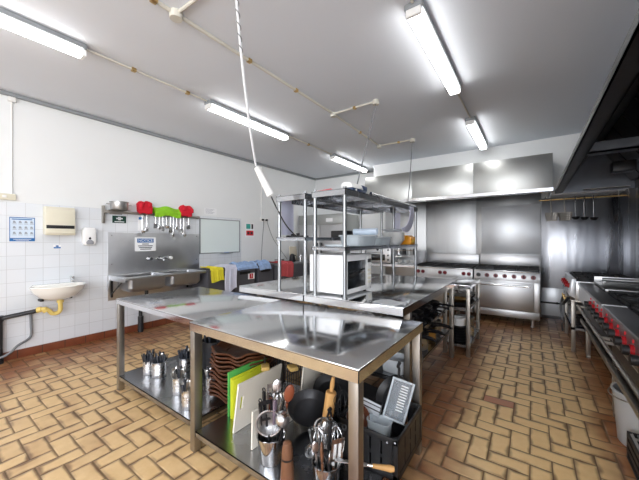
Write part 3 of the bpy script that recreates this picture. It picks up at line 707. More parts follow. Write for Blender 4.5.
bench('island_bench', 'raised middle bench under the microwave with pots on its lower shelves', -1.697, -.765, 2.125, 4.05, .97, .064,
      [(-1.67,2.35),(-.845,2.35),(-1.67,3.96),(-.845,3.96)], [(-1.60,-.85,2.36,4.0,.33),(-1.60,-.85,2.40,4.0,.63)])
bench('end_table', 'small narrow steel table at the far end of the island holding pans', -.95, -.625, 4.09, 4.98, .90, .045,
      [(-.947,4.095),(-.675,4.095),(-.947,4.93),(-.675,4.93)], [(-.94,-.63,4.10,4.97,SZ),(-.94,-.63,4.10,4.97,.62)], .046)

def overshelf(label, x0, x1, zt, zm, y1):
    t = Thing('overshelf', label, 'shelf', ((x0+x1)/2,2.16,.97), None)
    for x in (x0+.022, x1-.022):
        for y in (2.165, y1-.02): t.part('post', MB().cyl((x,y,.971),(x,y,zt+.02),.0165,None,14).cyl((x,y,.9705),(x,y,.98),.026), POSTS)
    def sh(z, lip):
        b = MB().box(x0,x1,2.14,y1,z-.004,z)
        for q in ((x0,x1,2.14,2.145),(x0,x1,y1-.005,y1),(x0,x0+.005,2.14,y1),(x1-.005,x1,2.14,y1)): b.box(q[0],q[1],q[2],q[3],z-lip,z+.004)
        return b
    t.part('top_shelf', sh(zt, .05), STEELS); t.part('middle_shelf', sh(zm, .028), STEELS)
    for y in (2.7,3.4): t.part('cross_rib', MB().box(x0+.01,x1-.01,y,y+.03,zt-.03,zt-.004), STEELS)
    return t
overshelf('left narrow overshelf on tall round posts, with the black lead plugged in', -2.06, -1.69, 1.895, 1.49, 3.9)
overshelf('right overshelf on round posts above the white microwave', -1.62, -1.265, 1.90, 1.405, 4.06)

# microwave
t = Thing('microwave', 'white microwave oven standing on the raised bench under the overshelf', 'microwave', (-1.49,2.49,.971))
mx0, mx1, my0, my1, mz0, mz1 = -1.585, -1.305, 2.215, 2.72, .99, 1.335
t.part('case', MB().box(mx0-.115,mx1-.03,my0,my1,mz0,mz1,.008), ENAMEL)
t.part('front_frame', MB().box(mx1-.03,mx1,my0,my1,mz0,mz1,.008), ENAMEL)
t.part('door_window', MB().box(mx1-.002,mx1+.004,my0+.03,my1-.14,mz0+.045,mz1-.055,.004), GLASSBK, label='black door window')
t.part('control_panel', MB().box(mx1-.002,mx1+.003,my1-.105,my1-.012,mz0+.02,mz1-.02,.003), PLAST_W)
d_ = t.part('display', MB().box(mx1+.002,mx1+.005,my1-.095,my1-.025,mz1-.085,mz1-.05), BLACKP)
b = MB()
for i in range(4):
    for j in range(3): b.box(mx1+.002,mx1+.006,my1-.092+j*.025,my1-.074+j*.025,mz0+.06+i*.038,mz0+.083+i*.038,.002)
t.part('buttons', b, CREAM)
b = MB()
for i in range(7): b.box(-1.50+.022*(i%4),-1.487+.022*(i%4),my0-.0015,my0+.001,mz1-.13-.06*(i//4),mz1-.09-.06*(i//4))
t.part('side_vents', b, mat('vent_grey', srgb(205,207,210), .5))
for x in (mx0-.08,mx1-.06):
    for y in (my0+.04,my1-.04): t.part('foot', MB().cyl((x,y,.971),(x,y,.992),.016), BLACKP)

# things on the right overshelf
def tub(name, label, cx, cy, z, rx, ry, h, m, lid=None, group=None, th=.004):
    t = Thing(name, label, 'container', (cx,cy,z), group)
    b = MB(); tb = bmesh.new()
    def rg(k, z): 
        out = []
        for q in range(28):
            a = 2*PI*q/28; c_, s_ = math.cos(a), math.sin(a)
            out.append(tb.verts.new((cx+rx*k*math.copysign(abs(c_)**.45,c_), cy+ry*k*math.copysign(abs(s_)**.45,s_), z)))
        return out
    R = [rg(.84,z+.001),rg(.88,z+.006),rg(.97,z+h-.01),rg(1.03,z+h-.008),rg(1.03,z+h),rg(.95,z+h),rg(.85,z+.008)]
    for a, c in zip(R, R[1:]):
        for q in range(28): tb.faces.new((a[q],a[(q+1)%28],c[(q+1)%28],c[q]))
    tb.faces.new(R[0]); tb.faces.new(R[-1]); b._merge(tb); t.part('tub', b, m)
    if lid:
        b = MB(); tb = bmesh.new(); R = []
        for k, zz in ((1.05,z+h-.006),(1.06,z+h+.004),(1.02,z+h+.012),(.9,z+h+.012)): R.append(rg(k, zz))
        for a, c in zip(R, R[1:]):
            for q in range(28): tb.faces.new((a[q],a[(q+1)%28],c[(q+1)%28],c[q]))
        tb.faces.new(R[0]); tb.faces.new(R[-1]); b._merge(tb); t.part('lid', b, lid)
    return t
ZM = 1.406
tub('storage_tub', 'bluish clear storage tub nearest the front on the middle overshelf', -1.43,2.68,ZM,.13,.22,.10,CLEARB,CLEARB)
tub('storage_tub', 'second clear storage tub stacked behind the wrap roll', -1.46,3.19,ZM,.11,.23,.09,CLEARB,CLEAR)
single('wrap_roll', 'pale roll of wrap lying end-on across the clear tubs', 'roll', MB().cyl((-1.56,2.82,1.556),(-1.30,2.84,1.556),.034,None,24).cyl((-1.31,2.839,1.556),(-1.296,2.84,1.556),.014), PALEBL, (-1.42,2.83,1.522))
def bowl(name, label, x, y, z, r, h, m, group=None):
    return single(name, label, name.split('_')[-1], MB().lathe([(0,.001),(r*.55,.001),(r*.62,.006),(r*.95,h*.9),(r,h),(r*.97,h),(r*.90,h*.88),(r*.56,.012),(0,.010)],28), m, (x,y,z), group, local=True)
for i in range(5):
    bowl('white_bowl', ['lowest','second lowest','middle','second highest','topmost'][i]+' white bowl in the stack beside the orange box', -1.43,3.62,ZM+.022*i,.14,.07,PLAST_W,'white bowls stacked on the overshelf')
bowl('wide_dish', 'wide glassy dish lying on top of the white bowls', -1.43,3.62,ZM+.165,.165,.03,CLEAR)
t = Thing('orange_box', 'orange yellow plastic box at the far end of the middle overshelf', 'box', (-1.40,3.93,ZM))
t.part('body', MB().prism([(-1.50,ZM+.001),(-1.29,ZM+.001),(-1.28,ZM+.09),(-1.33,ZM+.125),(-1.46,ZM+.12),(-1.51,ZM+.09)],'y',3.84,4.02,.008), ORANGE)
t.part('label_patch', MB().box(-1.291,-1.282,3.88,3.98,ZM+.03,ZM+.07), mat('yellow_patch', srgb(250,200,70), .5))
t.part('dark_slot', MB().box(-1.50,-1.40,3.836,3.842,ZM+.05,ZM+.09), COPPER)
tub('flat_tray', 'shallow clear tray under the roll near the front post', -1.42,2.25,ZM,.10,.07,.02,CLEARB)
# hanging crescent apron
def cres(u, v):
    a = PI*.5*u
    return Vector((-1.262+.006*math.sin(6*u+4*v), 3.36+.44*u**.55-.06*(v-.5)*(1-u)+.24*(v-.5)*math.sin(PI*min(1,u+.35)), 1.56+.31*v*(1-.10*u) - .06*(1-u)**2*(1-v)))
pc = [(3.72,1.895),(3.74,1.80),(3.70,1.72),(3.62,1.655),(3.52,1.62),(3.42,1.615),(3.46,1.58),(3.56,1.56),(3.68,1.575),(3.79,1.63),(3.86,1.71),(3.88,1.80),(3.87,1.895)]
single('hanging_sheet', 'pale lilac curved sheet hanging from the far end of the top overshelf', 'sheet', MB().prism(pc,'x',-1.262,-1.256,.001), LILACP, (-1.259,3.8,1.6))
single('hanging_paper', 'pale lilac paper hanging behind the leftmost overshelf post', 'paper', MB().sheet(lambda u,v: Vector((-2.052+.006*math.sin(5*u), 2.21+.19*u, 1.52+.37*v)),8,6,.002), LILACP, (-2.05,2.3,1.5))
single('hanging_strip', 'narrow lilac strip hanging at the far left corner of the right overshelf', 'sheet', MB().sheet(lambda u,v: Vector((-1.60+.09*u, 4.075+.008*math.sin(5*u+v), 1.53+.35*v)),6,6,.002), LILACC, (-1.56,4.075,1.5))
# things on top
t = Thing('cable_device', 'white and navy box on the front corner of the top overshelf', 'device', (-1.36,2.40,1.904))
t.part('base', MB().box(-1.40,-1.285,2.30,2.56,1.905,1.935,.006), NAVY); t.part('cover', MB().prism([(-1.40,1.935),(-1.28,1.935),(-1.30,1.98),(-1.37,1.99),(-1.40,1.97)],'y',2.29,2.50,.006), PLAST_W)
t.part('end_block', MB().box(-1.42,-1.30,2.50,2.62,1.935,1.985,.01), NAVY); t.part('port', MB().cyl((-1.285,2.36,1.92),(-1.278,2.36,1.92),.01), PLAST_W)
single('black_tool', 'small black wedge tool lying left of the white and navy box on the shelf top', 'tool', MB().prism([(-1.60,1.905),(-1.48,1.905),(-1.50,1.93),(-1.58,1.91)],'y',2.22,2.27,.003), BLACKP, (-1.54,2.24,1.904))
single('red_strip', 'thin red strip lying on the front edge of the top overshelf', 'strip', MB().prism([(-1.60,1.905),(-1.42,1.905),(-1.43,1.918),(-1.59,1.909)],'y',2.165,2.19), REDP, (-1.51,2.18,1.904))
single('steel_tube', 'long steel tube lying along the right edge of the top overshelf', 'tube', MB().cyl((-1.285,2.66,1.922),(-1.285,4.0,1.922),.016,None,14), STEELP, (-1.285,3.3,1.905))
single('steel_tube', 'second steel tube lying inside the first along the top overshelf', 'tube', MB().cyl((-1.335,2.75,1.920),(-1.335,3.95,1.920),.014,None,14), STEELF, (-1.335,3.3,1.905))
single('dark_tray', 'dark flat tray lying at the far end of the top overshelf', 'tray', MB().prism([(-1.56,1.904),(-1.37,1.904),(-1.36,1.955),(-1.37,1.96),(-1.385,1.912),(-1.55,1.912),(-1.56,1.96),(-1.57,1.955)],'y',3.45,3.95,.002), PANBLK, (-1.47,3.7,1.904))
single('black_box', 'small black box under the top of the left overshelf', 'box', MB().box(-1.98,-1.78,3.0,3.3,1.493,1.58,.01), BLACKP, (-1.88,3.15,1.492))
single('power_board', 'dark power board with plugs on the left overshelf', 'power board', MB().box(-2.0,-1.76,2.22,2.28,1.492,1.513,.004).box(-1.95,-1.93,2.235,2.265,1.513,1.53,.003).box(-1.88,-1.86,2.235,2.265,1.513,1.535,.003), BLACKP, (-1.88,2.25,1.4915))
# foil on the raised bench corner
def foil(u, v): return Vector((-1.03+.26*u, 2.15+.17*v-.01*u, .9725+.004+.004*math.sin(9*u+5*v)+(.012*math.sin(14*v+8*u)+.016)*max(0,(u-.8)/.2)))
single('foil_sheet', 'crumpled sheet of foil on the front right corner of the raised bench', 'foil', MB().sheet(foil,20,10,.002), PALE_ST, (-.9,2.23,.971))

# ------------------------------------------------------------------ kitchenware builders (local, base at z = 0)
def pot(name, label, x, y, z, r, h, m, group=None, rim=None, handles=True, az=0.0, lid=None, cat='pot'):
    t = Thing(name, label, cat, (x,y,z), group, rot=(0,0,az), local=True)
    t.part('body', MB().lathe([(0,.001),(r*.94,.001),(r,.012),(r,h-.004),(r+.008,h),(r+.008,h+.004),(r-.004,h+.003),(r-.005,.016),(0,.008)],30), m)
    if handles:
        for s in (-1,1): t.part('handle', MB().tube([(s*r*.99,-.04,h*.75),(s*(r+.035),-.035,h*.78),(s*(r+.035),.035,h*.78),(s*r*.99,.04,h*.75)],.006,6,3), rim or m)
    if lid: t.part('lid', MB().lathe([(0,h+.03),(r*.5,h+.022),(r,h+.006),(r+.006,h+.005),(r,h+.009),(r*.5,h+.026),(0,h+.034)],28).lathe([(.008,h+.03),(.012,h+.05),(.02,h+.055),(0,h+.06)],12), lid)
    return t
def pan(name, label, x, y, z, r, h, m, az, hm=None, group=None, tilt=None, cat='pan', hl=.22):
    t = Thing(name, label, cat, (x,y,z), group, rot=tilt or (0,0,az), local=True)
    t.part('body', MB().lathe([(0,.001),(r*.72,.001),(r*.78,.006),(r,h),(r+.003,h+.003),(r-.005,h+.002),(r*.75,.010),(0,.006)],30), m)
    t.part('handle', MB().tube([(r*.93,0,h*.75),(r+.04,0,h+.015),(r+hl*.6,0,h+.03),(r+hl,0,h+.028)],lambda u: .008+.004*u,8,4), hm or m)
    return t
def handle_tube(b, z0, z1, r=.006): return b.cyl((0,0,z0),(0,0,z1),r,None,10)

def utensil(kind, label, p, rot, L=.34, hm=None, m=None, group=None, s=1.0):
    """handle foot at the origin, working end up"""
    m = m or STEELU; hm = hm or BLACKP
    t = Thing(kind.replace(' ','_'), label, kind.split()[-1], p, group, rot=rot, local=True)
    if kind in ('ladle',):
        t.part('handle', handle_tube(MB(),0,L,.006), m)
        R = .045*s; t.part('bowl', MB().lathe([(0,-R),(R*.5,-R*.87),(R*.87,-R*.5),(R,0),(R*.93,0),(R*.8,-R*.45),(R*.45,-R*.8),(0,-R*.92)],20,Matrix.Translation((R*.9,0,L+R*.4))@Matrix.Rotation(-1.9,4,'Y')), m)
    elif kind == 'wooden spoon':
        t.part('handle', MB().tube([(0,0,0),(0,0,L-.06)],.007,8), m)
        t.part('bowl', MB().ball((0,0,L),.055,16,.2,.55,1.0), m)
    elif kind in ('table spoon', 'serving spoon'):
        t.part('handle', MB().box(-.002,.002,-.006,.006,0,L-.03,.001), m)
        t.part('bowl', MB().ball((0,0,L),.035*s,14,.2,.62,1.0), m)
    elif kind == 'turner':
        t.part('handle', handle_tube(MB(),0,L*.45,.011), hm); 
        b = MB().box(-.002,.002,-.007,.007,L*.45,L-.03); t.part('shank', b, m)
        b = MB().box(-.0015,.0015,-.036,-.024,L-.04,L+.07).box(-.0015,.0015,.024,.036,L-.04,L+.07).box(-.0015,.0015,-.004,.004,L-.04,L+.07).box(-.0015,.0015,-.036,.036,L-.045,L-.03).box(-.0015,.0015,-.036,.036,L+.05,L+.075)
        t.part('blade', b, m)
    elif kind == 'spatula':
        t.part('handle', handle_tube(MB(),0,L*.6,.010), hm); t.part('blade', MB().prism([(-.018,L*.6),(.018,L*.6),(.03,L+.02),(.026,L+.07),(-.03,L+.06)],'x',-.004,.004,.003), m)
    elif kind == 'whisk':
        t.part('handle', MB().cyl((0,0,0),(0,0,L*.5),.010,.008,10), hm)
        b = MB()
        for k in range(4):
            a = PI*k/4; c_, s_ = math.cos(a), math.sin(a)
            pts = [(0,0,L*.5),(.03*c_*s,.03*s_*s,L*.78),(.036*c_*s,.036*s_*s,L*.92),(0,0,L*1.05),(-.036*c_*s,-.036*s_*s,L*.92),(-.03*c_*s,-.03*s_*s,L*.78),(0,0,L*.5)]
            b.tube(pts,.0022,5,4)
        t.part('wires', b, m)
    elif kind == 'tongs':
        for q in (-1,1): t.part('arm', MB().tube([(q*.018,0,0),(q*.026,0,L*.3),(q*.022,0,L*.7),(0,0,L)],.007,6,3), m)
        t.part('spring', MB().cyl((0,-.01,L-.005),(0,.01,L-.005),.012,None,10), m)
    elif kind == 'sieve':
        t.part('handle', handle_tube(MB(),0,L-.07,.007), hm); R = .075*s
        M_ = Matrix.Translation((0,0,L))@Matrix.Rotation(PI/2,4,'Y')
        b = MB().tube([tuple(M_@Vector((R*math.cos(2*PI*k/24),R*math.sin(2*PI*k/24),0))) for k in range(24)],.005,6,0,True); t.part('rim', b, m)
        t.part('mesh_cup', MB().lathe([(R,0),(R*.85,-.02),(R*.5,-.034),(0,-.04),(0,-.038),(R*.5,-.032),(R*.83,-.018),(R*.98,0)],24,M_), SIEVE)
    elif kind == 'knife':
        t.part('blade', MB().prism([(-.014,0),(.014,.02),(.014,L*.6),(-.014,L*.6)],'x',-.0012,.0012), m)
        t.part('handle', MB().box(-.008,.008,-.012,.012,L*.6,L,.005), hm)
    elif kind == 'peg':
        t.part('grip', MB().tube([(0,0,0),(0,0,L*.6),(.006,0,L)],lambda u: .006+.006*u,8,3), hm)
        t.part('end_loop', MB().tube([(.006+.012*math.cos(2*PI*k/10),0,L+.012+.012*math.sin(2*PI*k/10)) for k in range(10)],.004,5,0,True), hm)
    return t

def can(label, x, y, z, r, h, group='cutlery tins on the left bench shelf', name='cutlery_tin'):
    t = Thing(name, label, 'tin', (x,y,z), group, local=True)
    pr = [(0,.001),(r*.97,.001),(r,.004)]
    n = 7
    for k in range(n):
        a = .2+.6*k/n
        pr += [(r,h*a),(r*1.025,h*(a+.02)),(r*1.025,h*(a+.04)),(r,h*(a+.06))]
    pr += [(r,h-.004),(r*1.03,h),(r*.97,h),(r*.97,.006),(0,.005)]
    t.part('wall', MB().lathe(pr,28), STEELU); return t
def cutlery(kind, L, m, hm):
    if kind == 'fork':
        b = MB().tube([(0,0,0),(0,0,L*.75)],lambda u:.003+.003*u,6); 
        b.box(-.001,.001,-.011,.011,L*.72,L*.82)
        for q in (-.010,-.0035,.0035,.010): b.box(-.001,.001,q-.0018,q+.0018,L*.80,L)
    elif kind == 'spoon':
        b = MB().tube([(0,0,0),(0,0,L*.78)],lambda u:.004-.001*u,6).ball((0,0,L*.88),.03,12,.25,.62,1.0)
    else:
        b = MB().box(-.007,.007,-.012,.012,L*.45,L,.006).box(-.001,.001,-.007,.007,0,L*.46)
    return b
TINS = [(-3.08,1.40,.046,.13,'leftmost small cutlery tin near the left bench leg'),
        (-2.945,1.44,.066,.145,'wide cutlery tin second from the left bench leg'),
        (-2.86,1.66,.055,.13,'cutlery tin standing behind the wide tin'),
        (-2.475,1.375,.050,.145,'slim cutlery tin standing alone in the middle of the left bench shelf'),
        (-2.20,1.30,.050,.15,'cutlery tin half hidden behind the front bench leg'),
        (-2.25,1.55,.052,.16,'cutlery tin standing behind the leg by the brown baskets')]
names = ['leftmost small tin','wide tin','tin behind the wide tin','slim middle tin','tin behind the bench leg','tin by the brown baskets']
KINDS = ['knife','fork','spoon']
for q, (x, y, r, h, lb) in enumerate(TINS):
    can(lb, x, y, SZ, r, h)
    for k in range(14):
        kind = ['knife','knife','fork','spoon'][k % 4] if q != 3 else ['fork','spoon','fork','knife'][k % 4]
        a = 2*PI*k/14+.3*q; rr = r*(.32 if k % 2 else .55)
        tl = random.uniform(.10,.30) if k % 2 == 0 else random.uniform(.02,.16)
        L_ = random.uniform(.185,.225)
        rr = min(rr, r*.9-math.tan(tl)*(h-.006)) if rr+math.tan(tl)*h > r*.9 else rr
        mt = HANDLEB if kind == 'knife' or (q in (0,1,2) and k % 3) else STEELU
        single('table_'+kind, 'table %s standing in the %s' % (kind, names[q]), kind, cutlery(kind, L_, None, None), mt,
               (x+rr*math.cos(a), y+rr*math.sin(a), SZ+.008), '%s bunch in the %s' % (kind, names[q]), local=True, rot=lean(a, tl, random.uniform(0,3)))
# dark bucket with tall servers behind
t = pot('black_bucket', 'tall black bucket with handles of servers behind the cutlery tins', -2.70,1.88,SZ,.12,.28,PANBLK, handles=False)
for k in range(6):
    a = k*1.05; utensil('peg', 'dark server handle standing in the tall black bucket', (-2.70+.05*math.cos(a),1.88+.05*math.sin(a),SZ+.01), lean(a,.10+.03*(k%3)), .33+.02*(k%3), HANDLEB, group='dark servers in the black bucket')
pot('black_pan', 'dark round pan on the shelf between tins and brown baskets', -2.42,1.85,SZ,.12,.27,PANBLK, handles=False)
utensil('spatula', 'reddish wooden spatula lying over the dark round pan', (-2.34,1.71,SZ+.285), (0.1,1.45,2.4), .24, WOODR, WOODR)
# stacked woven baskets
NB = 13
for i in range(NB):
    dx, dy = random.uniform(-.012,.012), random.uniform(-.012,.012)
    b = MB()
    def wv(u, v, i=i):
        a = 2*PI*u; k = .62+.40*v; w = 1+.03*math.sin(a*9+i*.32)*v
        return Vector((.225*k*w*math.copysign(abs(math.cos(a))**.7,math.cos(a)), .255*k*w*math.copysign(abs(math.sin(a))**.7,math.sin(a)), .006+.040*v**1.5+.010*math.sin(a*7+i*.4)*v))
    b.sheet(wv, 48, 5, .006)
    b.lathe([(0,.002),(.158,.002),(.160,.008),(0,.008)],32,Matrix.Identity(4),.9,1.0)
    t = Thing('bread_basket', ('lowest','second lowest','third lowest','fourth lowest','fifth lowest','sixth lowest','middle','sixth highest','fifth highest','fourth highest','third highest','second highest','topmost')[i]+' brown woven basket in the stack under the bench',
              'basket', (-2.055+dx,1.74+dy,SZ+.001+.029*i), 'brown baskets stacked under the bench', rot=(0,0,random.uniform(-.02,.02)), local=True)
    t.part('weave', b, WICKER)
    t.part('rim', MB().tube([tuple(wv(k/40,1.0)) for k in range(40)],.009,6,0,True), WICKRIM)

# cutting boards in a wire rack
def board(label, x, y0, y1, h, th, m, tilt=0.0, z=SZ+.002, hole=True):
    t = Thing('cutting_board', label, 'cutting board', (x,y0,z), 'cutting boards upright in the rack', rot=(0,tilt,0), local=True)
    D = y1-y0
    if hole:
        tb = MB(); hy0, hy1, hz0, hz1 = .03,.055,h*.45,h*.72
        tb.box(0,th,0,hy0,0,h).box(0,th,hy1,D,0,h).box(0,th,hy0,hy1,0,hz0).box(0,th,hy0,hy1,hz1,h)
    else: tb = MB().box(0,th,0,D,0,h,.003)
    t.part('slab', tb, m); return t
board('green cutting board standing leftmost in the rack', -1.845,1.40,1.79,.33,.012,GREENB,hole=False)
board('yellow cutting board between the green and white ones', -1.805,1.395,1.76,.30,.012,YELLB,hole=False)
board('second yellow green cutting board just left of the white boards', -1.775,1.39,1.74,.295,.010,YELLB,hole=False)
board('large white cutting board with a hand slot, nearest the front', -1.66,1.30,1.72,.35,.014,WHITEB,.16,z=SZ+.0045)
board('white cutting board just left of the tall steel utensil pot', -1.435,1.265,1.66,.24,.012,WHITEB,.03,z=SZ+.003)
board('far white cutting board leaning at the back right of the rack', -1.43,1.72,2.02,.47,.012,WHITEB,.12,z=SZ+.0035,hole=False)
t = Thing('board_rack', 'dark wire rack holding the cutting boards apart', 'rack', (-1.65,1.75,SZ))
b = MB().tube([(-1.86,1.84,SZ+.01),(-1.46,1.84,SZ+.01)],.005,6)
t.part('base_wires', b, BLACKM)
for i in range(9):
    x = -1.855+i*.046
    if i == 3: x -= .004
    t.part('loop', MB().tube([(x,1.845,SZ+.01),(x,1.845,SZ+.33),(x,1.825,SZ+.385),(x+.012,1.81,SZ+.40),(x+.024,1.825,SZ+.385),(x+.024,1.845,SZ+.33),(x+.024,1.845,SZ+.01)],.004,5,3), BLACKM)
# brushes lying over the boards
for k, (x, y, lb) in enumerate([(-1.60,1.55,'yellow bristled pastry brush lying on top of the white boards'),(-1.43,1.66,'second yellow bristled brush lying behind on the boards')]):
    t = Thing('pastry_brush', lb, 'brush', (x,y,SZ+.372), rot=(0,.05,2.4+.2*k), local=True)
    t.part('bristles', MB().box(-.045,.045,-.03,.03,-.005,.022,.006), mat('straw_bristle%d' % k, srgb(190,158,92), .8, 0, .3, 60, bump=.5))
    t.part('handle', MB().cyl((.045,0,.008),(.20,0,.012),.010,.008,10), BLACKP)

# tall steel pot of utensils
def steel_pot(label, x, y, r0, r1, h):
    t = Thing('utensil_pot', label, 'utensil pot', (x,y,SZ), 'steel pots of utensils under the front bench', local=True)
    t.part('wall', MB().lathe([(0,.001),(r0*.96,.001),(r0,.006),(r1,h-.004),(r1+.004,h),(r1-.004,h),(r0-.004,.008),(0,.006)],36), STEELP); return t
PA = (-1.275,1.285); steel_pot('tall shiny steel pot full of utensils in front of the white boards', *PA, .070, .086, .155)
def inpot(P_, az, tilt, r, fn_args, z=SZ+.01):
    kind, label, L = fn_args[:3]; kw = fn_args[3] if len(fn_args) > 3 else {}
    sp = kw.pop('spin', 0.0)
    return utensil(kind, label, (P_[0]+r*math.cos(az), P_[1]+r*math.sin(az), z), lean(kw.pop('az', az), tilt, sp), L, **kw)
G1 = 'black gripped handles in the shiny pot'
inpot(PA, 3.3, .12, .050, ('peg','black grip utensil handle furthest left in the shiny pot',.31,{'hm':BLACKP}))
inpot(PA, 2.9, .13, .050, ('peg','tall black grip handle at the left rim of the shiny pot',.36,{'hm':BLACKP}))
inpot(PA, 2.5, .10, .040, ('peg','black grip handle behind the two left ones in the shiny pot',.33,{'hm':BLACKP}))
inpot(PA, 3.9, .08, .045, ('spatula','dark spatula at the front left of the shiny pot',.25,{'hm':BLACKP,'m':BLACKP,'spin':1.0}))
inpot(PA, 2.2, .07, .035, ('turner','slotted steel turner standing at the back of the shiny pot',.34,{'spin':2.6}))
inpot(PA, 1.7, .08, .030, ('serving spoon','bright serving spoon at the top of the shiny pot',.40,{'spin':2.4,'s':1.4}))
inpot(PA, 5.2, .02, .045, ('sieve','round meshed sieve leaning at the front of the shiny pot',.235,{'spin':-.85,'s':1.0}))
inpot(PA, .9, .13, .035, ('tongs','steel tongs standing in the shiny pot',.38,{}))
inpot(PA, .45, .27, .02, ('ladle','steel ladle with bright bowl leaning right out of the shiny pot',.25,{'spin':-1.4,'s':1.0}))
inpot(PA, .5, .20, .03, ('wooden spoon','reddish brown wooden spoon rising to the right of the shiny pot',.40,{'m':WOODR,'spin':-.8}))
inpot(PA, 5.9, .06, .03, ('knife','knife with mauve grey handle standing in the shiny pot',.37,{'hm':mat('mauve_handle', srgb(110,98,110), .4)}))
inpot(PA, 2.6, .02, .015, ('knife','second knife with dark handle in the middle of the shiny pot',.35,{'hm':COPPER}))
inpot(PA, 1.2, .14, .03, ('peg','curled black wire utensil at the very top of the shiny pot',.41,{'hm':BLACKM}))
inpot(PA, 1.9, .12, .04, ('whisk','thin steel whisk at the back of the shiny pot',.36,{'hm':BLACKP}))
inpot(PA, 4.4, .05, .02, ('turner','dark slotted turner behind the sieve in the shiny pot',.28,{'hm':BLACKP,'m':PANBLK,'spin':-.6}))
inpot(PA, .3, .1, .05, ('peg','black handle at the right rim of the shiny pot',.30,{'hm':BLACKP}))

t = Thing('pepper_mill', 'brown wooden mill with a black ring between the two utensil pots', 'mill', (-1.085,1.215,SZ+.001), local=True)
t.part('body', MB().lathe([(0,0),(.038,0),(.038,.02),(.034,.09),(.032,.125),(0,.125)],28), WOODM)
t.part('ring', MB().lathe([(0,.125),(.0325,.125),(.0325,.135),(0,.135)],28), BLACKP)
t.part('head', MB().lathe([(0,.135),(.032,.135),(.029,.18),(.023,.212),(.016,.218),(0,.219)],28), WOODM)

PBo = (-.885,1.30); steel_pot('wide steel pot of wooden and steel tools beside the bench leg', *PBo, .066, .076, .15)
inpot(PBo, 2.8, .50, -.02, ('turner','grey perforated turner leaning left out of the wide pot',.215,{'spin':-.55,'m':ALUM}))
inpot(PBo, 3.9, .52, -.02, ('ladle','steel ladle bowl hanging low over the left rim of the wide pot',.165,{'spin':2.2,'s':1.0}))
inpot(PBo, 2.6, .14, .04, ('tongs','steel tongs standing at the back of the wide pot',.29,{}))
inpot(PBo, 2.2, .18, .03, ('serving spoon','steel serving spoon standing in the wide pot',.27,{'spin':-.7}))
inpot(PBo, 1.3, .12, .04, ('whisk','steel whisk standing in the wide pot',.28,{'hm':STEELU}))
inpot(PBo, 2.9, .12, .04, ('whisk','second steel whisk at the left of the wide pot',.27,{'hm':STEELU}))
inpot(PBo, 4.9, .08, .04, ('wooden spoon','pinkish wooden spoon at the front of the wide pot',.22,{'m':WOODM,'spin':.6}))
inpot(PBo, .6, .20, .02, ('spatula','white spatula leaning towards the bench leg from the wide pot',.19,{'m':PLAST_W,'hm':WOODM,'spin':-1.2}))
inpot(PBo, 5.6, .1, .04, ('table spoon','steel spoon at the front rim of the wide pot',.2,{'spin':.4}))
inpot(PBo, 4.2, .1, .04, ('table spoon','steel spoon at the left front rim of the wide pot',.23,{'spin':-.6}))
inpot(PBo, 1.7, .05, .02, ('peg','black forked tool standing highest in the wide pot',.33,{'hm':BLACKP}))
inpot(PBo, .2, .1, .04, ('turner','steel turner with black grip by the bench leg in the wide pot',.2,{'spin':-.5}))
t = Thing('wooden_knife', 'tool with light wooden handle sticking out past the bench leg', 'knife', (-.56,1.43,.318), rot=(0,-PI/2+.06,.48), local=True)
t.part('handle', MB().lathe([(0,0),(.012,.002),(.016,.02),(.012,.07),(.010,.11),(0,.112)],16), WOODL)
t.part('ferrule', MB().cyl((0,0,.11),(0,0,.135),.010,.008,12), STEELP); t.part('blade', MB().box(-.002,.002,-.012,.012,.135,.30,.001), STEELU)
inpot(PBo, 1.9, .30, .0, ('ladle','bright ladle bowl above the brown mill at the left of the wide pot',.25,{'spin':2.0,'s':.9}))
inpot(PBo, 2.4, .24, .03, ('sieve','small fine sieve at the back of the wide pot',.27,{'spin':-.7,'s':.6}))
inpot(PBo, 3.2, .2, .04, ('peg','black handle at the left of the wide pot',.27,{'hm':BLACKP}))
inpot(PBo, 1.0, .2, .04, ('peg','black handle leaning back right in the wide pot',.29,{'hm':BLACKP}))
inpot(PBo, 5.2, .16, .03, ('tongs','dark tongs at the front of the wide pot',.24,{'m':PANBLK}))
# dark pot with rolling pin and whisks behind
PCo = (-1.03,1.55); pot('black_pot', 'black pot holding the rolling pin and whisks behind the wide steel pot', *PCo, SZ, .095,.15,PANBLK, handles=False)
t = Thing('rolling_pin', 'light wooden rolling pin standing in the black pot', 'rolling pin', (PCo[0]-.035,PCo[1]-.02,SZ+.012), rot=lean(.55,.14), local=True)
t.part('roller', MB().lathe([(0,.06),(.030,.06),(.034,.065),(.034,.355),(.030,.36),(0,.36)],24), WOODL)
for a, b_ in ((0,.06),(.36,.455)): t.part('handle', MB().lathe([(0,a),(.012,a+.004),(.015,(a+b_)/2),(.010,b_-.004),(0,b_)],16), WOODL)
inpot(PCo, .4, .10, .05, ('whisk','large black balloon whisk in the black pot next to the leg',.36,{'hm':BLACKP,'m':BLACKM,'s':1.5}))
inpot(PCo, 1.6, .10, .05, ('whisk','second black whisk behind the large one in the black pot',.36,{'hm':BLACKP,'m':BLACKM,'s':1.3}))
inpot(PCo, 5.3, .14, .04, ('tongs','dark tongs leaning forward out of the black pot',.30,{'m':PANBLK}))
pan('frying_pan', 'black frying pan standing on edge behind the rolling pin', -1.21,1.86,SZ+.165,.15,.045,PANBLK,0,tilt=(-1.25,-1.0,.25),hl=.05)
pan('frying_pan', 'large black frying pan standing on edge left of the rolling pin', -1.215,1.585,SZ+.155,.15,.04,PANBLK,0,tilt=(-1.35,0,.62),hl=.05)
pan('frying_pan', 'second black frying pan on edge deeper under the bench', -1.20,2.0,SZ+.145,.135,.03,PANBLK,0,tilt=(-1.35,-1.0,.25),hl=.05)

